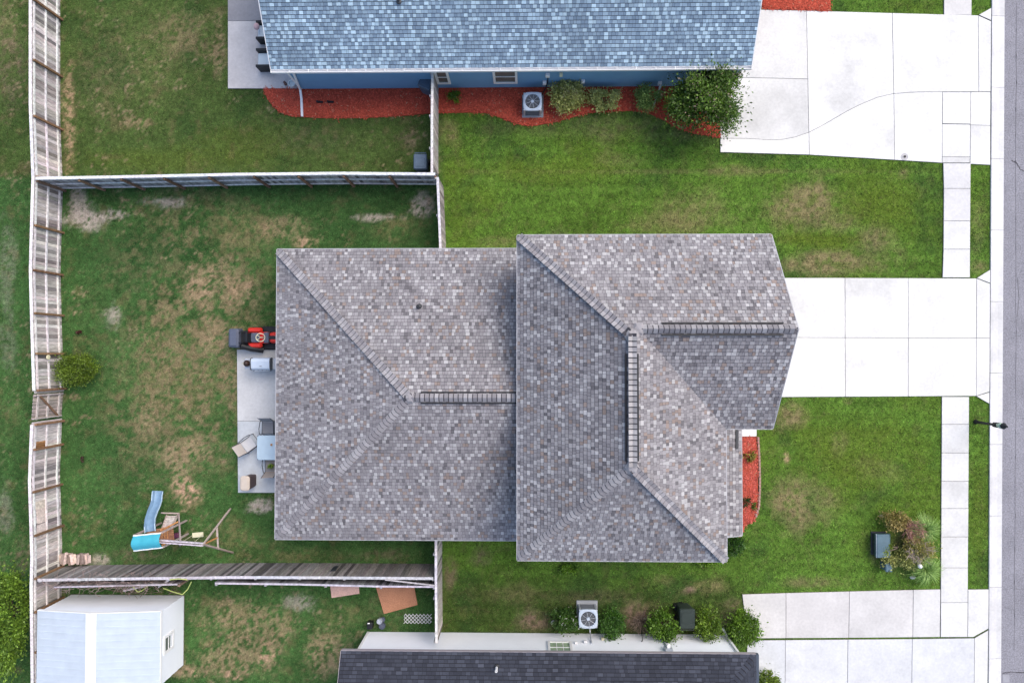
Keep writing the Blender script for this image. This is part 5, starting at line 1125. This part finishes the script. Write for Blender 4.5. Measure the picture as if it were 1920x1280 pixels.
for k in range(7):
    a0, a1 = dkp[0].lerp(dkp[3], k / 7 + .01), dkp[0].lerp(dkp[3], (k + 1) / 7 - .01); b0, b1 = dkp[1].lerp(dkp[2], k / 7 + .01), dkp[1].lerp(dkp[2], (k + 1) / 7 - .01)
    m = MB(); m.loft([[a0, b0, b1, a1], [v + Vector((0, 0, .03)) for v in (a0, b0, b1, a1)]]); m.build('deck_board', M_WOODX, root, color=jit((.30, .15, .08), .15))
# slide: trough swept along its run
pts = [G(285, 995, 1.22), G(284, 984, 1.18), G(285, 973, 1.0), G(289, 960, .72), G(294, 948, .46), G(297, 938, .28), G(298, 926, .20), G(299, 920, .17)]
dense = []
for i in range(len(pts) - 1):
    for t in (0, .5): dense.append(pts[i].lerp(pts[i + 1], t))
dense.append(pts[-1]); m = MB(); prof = [(-.24, .15), (-.21, .16), (-.17, .03), (-.10, 0), (.10, 0), (.17, .03), (.21, .16), (.24, .15), (.18, -.01), (.1, -.03), (-.1, -.03), (-.18, -.01)]; rings = []
for i, p in enumerate(dense):
    d = (dense[min(i + 1, len(dense) - 1)] - dense[max(i - 1, 0)]).normalized(); sd = d.cross(Vector((0, 0, 1))).normalized(); u_ = sd.cross(d); rings.append([p + sd * a + u_ * b for a, b in prof])
m.loft(rings); sld = m.build('slide', M_SLIDE, root, smooth=True)
for s_ in (.225, -.225):
    m = MB(); m.tube([p + (dense[min(i + 1, len(dense) - 1)] - dense[max(i - 1, 0)]).normalized().cross(Vector((0, 0, 1))).normalized() * s_ + Vector((0, 0, .155)) for i, p in enumerate(dense)], .022, 6); m.build('slide_rim', mat('pale_slide_rim', (.42, .55, .66), .4), sld, smooth=True)
p = pts[-2]; m = MB(); m.beam((p.x, p.y, -.02), (p.x, p.y, .17), .2, .06); m.build('slide_foot', M_SLIDE, sld)
# ladder, braces, side panel
l0, l1, r0, r1 = G(303, 994, 1.12), G(313, 966, .05), G(319, 992, 1.12), G(333, 966, .05)
for a, b in ((l0, l1), (r0, r1)): m = MB(); m.beam(a, b, .045, .09); m.build('ladder_rail', M_WOODX, root, color=Wd())
for k in range(6): t = (k + .6) / 6.2; m = MB(); m.beam(l0.lerp(l1, t), r0.lerp(r1, t), .11, .03); m.build('ladder_tread', M_WOODX, root, color=jit((.50, .44, .43), .1))
for a, b, c3 in (((302, 961, .05), (335, 962, .05), 0), ((335, 962, .03), (338.5, 1020, 2.06), 0), ((300, 994, 1.22), (334, 977.5, .7), 1), ((317, 986, 1.1), (318, 1010, 1.1), 1), ((303, 1022, 1.3), (318, 1014, 1.1), 1), ((338.5, 1020, 2.06), (337, 1023, .0), 0)):
    m = MB(); m.beam(G(*a), G(*b), .055, .045); m.build('brace', M_ORANGE if c3 else M_WOODX, root, color=Wd())
for k in range(5): m = MB(); m.beam(G(302, 991 + k * 4.4, 1.16), G(317, 987 + k * 4.8, 1.16), .05, .02); m.build('panel_slat', M_ORANGE, root)
for k in range(3): m = MB(); m.beam(G(304 + k * 5, 989, 1.185), G(304 + k * 5, 1009, 1.185), .035, .02); m.build('panel_slat', M_ORANGE, root)
for dy in (0, 4.2): m = MB(); m.beam(G(300, 1012 + dy, 2.1), G(381, 1018 + dy, 2.1), .045, .10); m.build('swing_beam', M_WOODX, root, color=jit((.56, .50, .52), .06))
ap = G(381, 1020, 2.1); f1, f2 = G(432, 953), G(437, 1036)
for f_ in (f1, f2): m = MB(); m.beam(ap, (f_.x, f_.y, -.03), .065, .06); m.build('frame_leg', M_WOODX, root, color=jit((.36, .29, .26), .1))
m = MB(); m.beam(ap.lerp(f1, .5) + Vector((0, 0, .04)), ap.lerp(f2, .5) + Vector((0, 0, .04)), .06, .05); m.build('crossbar', M_WOODX, root, color=(.46, .38, .34))
m = MB(); m.beam(ap - Vector((0, 0, .1)), ap.lerp(f1.lerp(f2, .5), .5), .05, .05); m.build('brace', M_ORANGE, root)
s0, s1 = G(361, 1003, .5), G(381, 1001, .5); m = MB(); m.beam(s0, s1, .20, .05); sw_ = m.build('swing_seat', M_CREAM, root)
for a, b in ((G(341, 1016, 2.05), s0), (G(364, 1016, 2.05), s1)): m = MB(); m.tube([a, b], .012, 5); m.build('swing_rope', M_CREAM, sw_)
p = G(327, 1005, .25); m = MB(); m.rbox(p.x, p.y, -.01, .22, .32, .22, .06, rot=.2, bev=.04); tag(m.build('toy', mat('purple_toy', (.12, .03, .07), .6), smooth=True), 'dark red toy on the grass under the swing beam', 'toy')

# ---- firewood against the left fence
for k in range(26):
    row, col = k // 10, k % 10; px = 112 + col * 5.8 + row * 2.6; z = .075 + row * .14; c = G(px, 1047 + random.uniform(-1.5, 1.5), z); r_ = random.uniform(.055, .085); ln = random.uniform(.32, .52); a = random.uniform(-.2, .2)
    m = MB(); n = random.choice((5, 6)); an = [6.2832 * (j + random.uniform(-.25, .25)) / n for j in range(n)]; rr = [r_ * random.uniform(.8, 1.15) for _ in an]
    m.loft([[(c.x + ra * math.cos(t), c.y + s_ * ln / 2, z + ra * math.sin(t)) for t, ra in zip(an, rr)] for s_ in (-1, 1)]); m.rot(c, a)
    tag(m.build('firewood_log', M_LOG, color=jit((.44, .34, .30), .55)), 'split firewood log in the stack by the left fence corner', 'log', 'firewood stack in the fence corner')

# ---- plywood, lattice, pots
def sheet(px, th, label, col, z=.03):
    P_ = [G(x, y, z) for x, y in px]; m = MB(); m.loft([[(p.x, p.y, z) for p in P_], [(p.x, p.y, z + th) for p in P_]]); return tag(m.build('plywood_sheet', M_PLY, color=col), label, 'plywood')
sheet([(707, 1094), (782, 1094), (783, 1135), (721, 1150)][::-1] and [(705, 1100), (774, 1084), (783, 1133), (720, 1150)], .018, 'large brown plywood sheet on the grass by the bottom fence', (.42, .20, .115))
sheet([(618, 1086), (672, 1082), (674, 1112), (622, 1120)], .018, 'smaller pinkish plywood sheet half under the bottom fence', (.60, .38, .32))
a0 = G(757, 1168, .04); lt = thing('lattice_panel', a0, 'small white lattice panel lying on the grass by the fence', 'lattice')
lx, ly = G(810, 1168, .04).x - a0.x, G(757, 1150, .04).y - a0.y
for s_ in (1, -1):
    for k in range(-3, 10):
        x0 = k * .16; x1 = x0 + ly * s_; pA, pB = Vector((x0 if s_ > 0 else x0, 0)), Vector((x1, ly)); q = [(t, pA.lerp(pB, t)) for t in [i / 12 for i in range(13)]]; q = [v for t, v in q if 0 <= v.x <= lx]
        if len(q) > 2: m = MB(); zz = .035 + (.012 if s_ > 0 else 0); m.beam((a0.x + q[0].x, a0.y + q[0].y, zz), (a0.x + q[-1].x, a0.y + q[-1].y, zz), .024, .01); m.build('lath', mat('grey_lath', (.66, .66, .66), .8), lt)
for px, py, h, r_, mt, lb in ((711, 1165, .30, .12, M_STEEL, 'pale glazed pot in the cluster by the white house corner'), (716, 1174, .26, .14, M_GREYP, 'lower grey pot in the cluster by the white house corner'), (717, 1162, .2, .11, M_GREYP, 'upper grey pot in the cluster by the white house corner')):
    c = G(px, py, h); m = MB(); m.lathe((c.x, c.y, -.01), [(r_ * .6, 0), (r_ * .75, .04), (r_, h * .6), (r_ * .95, h), (r_ * .8, h), (r_ * .75, h * .8)], 16); po = tag(m.build('pot', mt, smooth=True), lb, 'pot')
c = G(693, 1173, .3); m = MB(); m.rbox(c.x, c.y, -.01, .32, .24, .30, .05, bev=.03); bb = tag(m.build('bucket', M_BLACK, smooth=True), 'black square bucket left of the pots', 'bucket'); m = MB(); m.rbox(c.x - .04, c.y + .12, .30, .335, .10, .05, .01); m.build('label_plate', M_WHITE, bb)

# ---- dead vines and yellow straps over the fence by the shed
vn = thing('dead_vine', G(200, 1085), 'tangle of dead brown vines over the sagging fence piece', 'vine'); m = MB()
for k in range(150):
    t = random.random(); px = 75 + t * 210; p = G(px, 1096 + random.gauss(0, 4), 1.85); p.z = random.uniform(1.4, 1.98); pl = [p]; h_ = random.uniform(0, 6.28)
    for j in range(5): h_ += random.uniform(-.9, .9); p = p + Vector((math.cos(h_) * .14, math.sin(h_) * .09, random.uniform(-.05, .05))); p.z = min(max(p.z, .8), 2.05); pl.append(p)
    m.tube(pl, random.uniform(.004, .009), 4)
m.build('stems', mat('vine_stems', (.30, .22, .20), .95, var=.3, scale=9), vn)
br_ = thing('brush_pile', G(290, 1098), 'brush and sticks heaped between fence and shed', 'brush'); m = MB()
for k in range(60):
    p = G(random.uniform(215, 335), random.uniform(1095, 1112), .2); a = random.uniform(0, 6.28); l = random.uniform(.2, .6); m.tube([(p.x, p.y, random.uniform(.02, .3)), (p.x + math.cos(a) * l, p.y + math.sin(a) * l * .5, random.uniform(.05, .7))], random.uniform(.006, .014), 4)
m.build('sticks', M_TWIG, br_)
for k, (seq, lb) in enumerate((([(318, 1086, 1.9), (336, 1084.5, 1.9), (350, 1086, 1.9), (352, 1088, 1.75)], 'yellow strap lying along the fence top by the shed'), ([(359, 1090, 1.7), (352, 1104, 1.6), (342, 1114, 1.6), (322, 1108, 1.5), (306, 1102, 1.45)], 'long yellow strap ending on the shed corner'), ([(249, 1099, 1.5), (258, 1109, 1.4), (266, 1107, 1.35), (277, 1098, 1.5)], 'kinked yellow strap left of the shed peak'))):
    m = MB()
    for (a, b) in zip(seq, seq[1:]): m.beam(G(*a), G(*b), .036, .012)
    tag(m.build('strap', M_STRAP), lb, 'strap')
for a, b, lb in (((232, 1107, 1.3), (275, 1097, 1.6), 'pale pole leaning left over the vines'), ((297, 1100, 1.3), (318, 1086, 1.86), 'grey board leaning on the fence end')):
    tag(MB().beam(G(*a), G(*b), .07, .035).build('loose_board', M_WOODX, color=(.52, .48, .48)), lb, 'board')

# ---- furniture at the blue house's patio edge
for py, lb, hh in ((94, 'black armed seat with white cushion at the blue patio, lower one', .62), (42, 'black armed seat with white cushion at the blue patio, upper one', .62)):
    c = G(499, py + 18, .4); root = thing('outdoor_armchair', (c.x, c.y, .058), lb, 'chair'); X, Y = c.x, c.y
    m = MB(); m.rbox(X, Y, .06, .30, .72, .62, .03); m.build('base', M_BLACK, root); m = MB(); m.rbox(X - .02, Y, .30, .44, .66, .58, .06, bev=.04); m.build('seat_cushion', mat('pale_cushion', (.60, .68, .72), .9), root, smooth=True)
    m = MB(); m.rbox(X + .28, Y, .42, .80, .16, .58, .06, bev=.05); m.build('back_cushion', mat('pale_cushion'), root, smooth=True)
    for s_ in (-1, 1): m = MB(); m.rbox(X, Y + s_ * .36, .06, hh, .76, .11, .02); m.build('arm', M_BLACK, root)
c = G(481, 50, .7); m = MB(); m.ball((c.x, c.y, .70), .13, .15, .12, 12, 8); tag(m.build('cushion', mat('pink_cushion', (.62, .42, .42), .9), smooth=True), 'pinkish throw cushion on the upper black seat', 'cushion')
c = G(547, 157, .25); m = MB(); m.lathe((c.x, c.y, .058), [(.10, 0), (.15, .12), (.16, .24), (.13, .25), (.12, .16)], 16); tag(m.build('planter', mat('pale_planter', (.62, .68, .68), .5), smooth=True), 'pale round planter at the blue house corner', 'pot')
c = G(534, 156, .2); m = MB(); m.rbox(c.x, c.y, .058, .26, .10, .16, .03, rot=.4, bev=.03); tag(m.build('basket', mat('brown_wicker', (.14, .08, .07), .9, var=.3, scale=40)), 'small brown basket left of the pale planter', 'basket')
# white pipe in the shrub by the tree, stake of the wall light
a, b = G(1224, 203, .12), G(1237, 165, .5); m = MB(); m.tube([a, b], .035, 10); m.tube([b, b + Vector((0, 0, .12))], .05, 10); tag(m.build('drain_pipe', M_WHITE), 'white drain pipe sloping through the rounded shrub', 'pipe')
# garden stones on the lower soil bed
for px, py, r_, lb in ((1036, 1166, .09, 'white curved stone left of the lower shrubs'), (1207, 1160, .07, 'small pale stone under the dead shrub')):
    c = G(px, py, .05); m = MB(); m.ball((c.x, c.y, .05), r_ * 1.3, r_ * .8, r_ * .8, 10, 6); m.rot(c, .8); tag(m.build('stone', M_STONE, smooth=True), lb, 'stone')
m = MB(); q = [G(1055, 1151, .03), G(1060, 1143, .25), G(1067, 1137, .3)]; m.tube(q, [.014, .012, .008], 6); tag(m.build('branch', mat('pale_branch', (.5, .46, .42), .9)), 'pale bent branch above the sprawling shrub', 'branch')
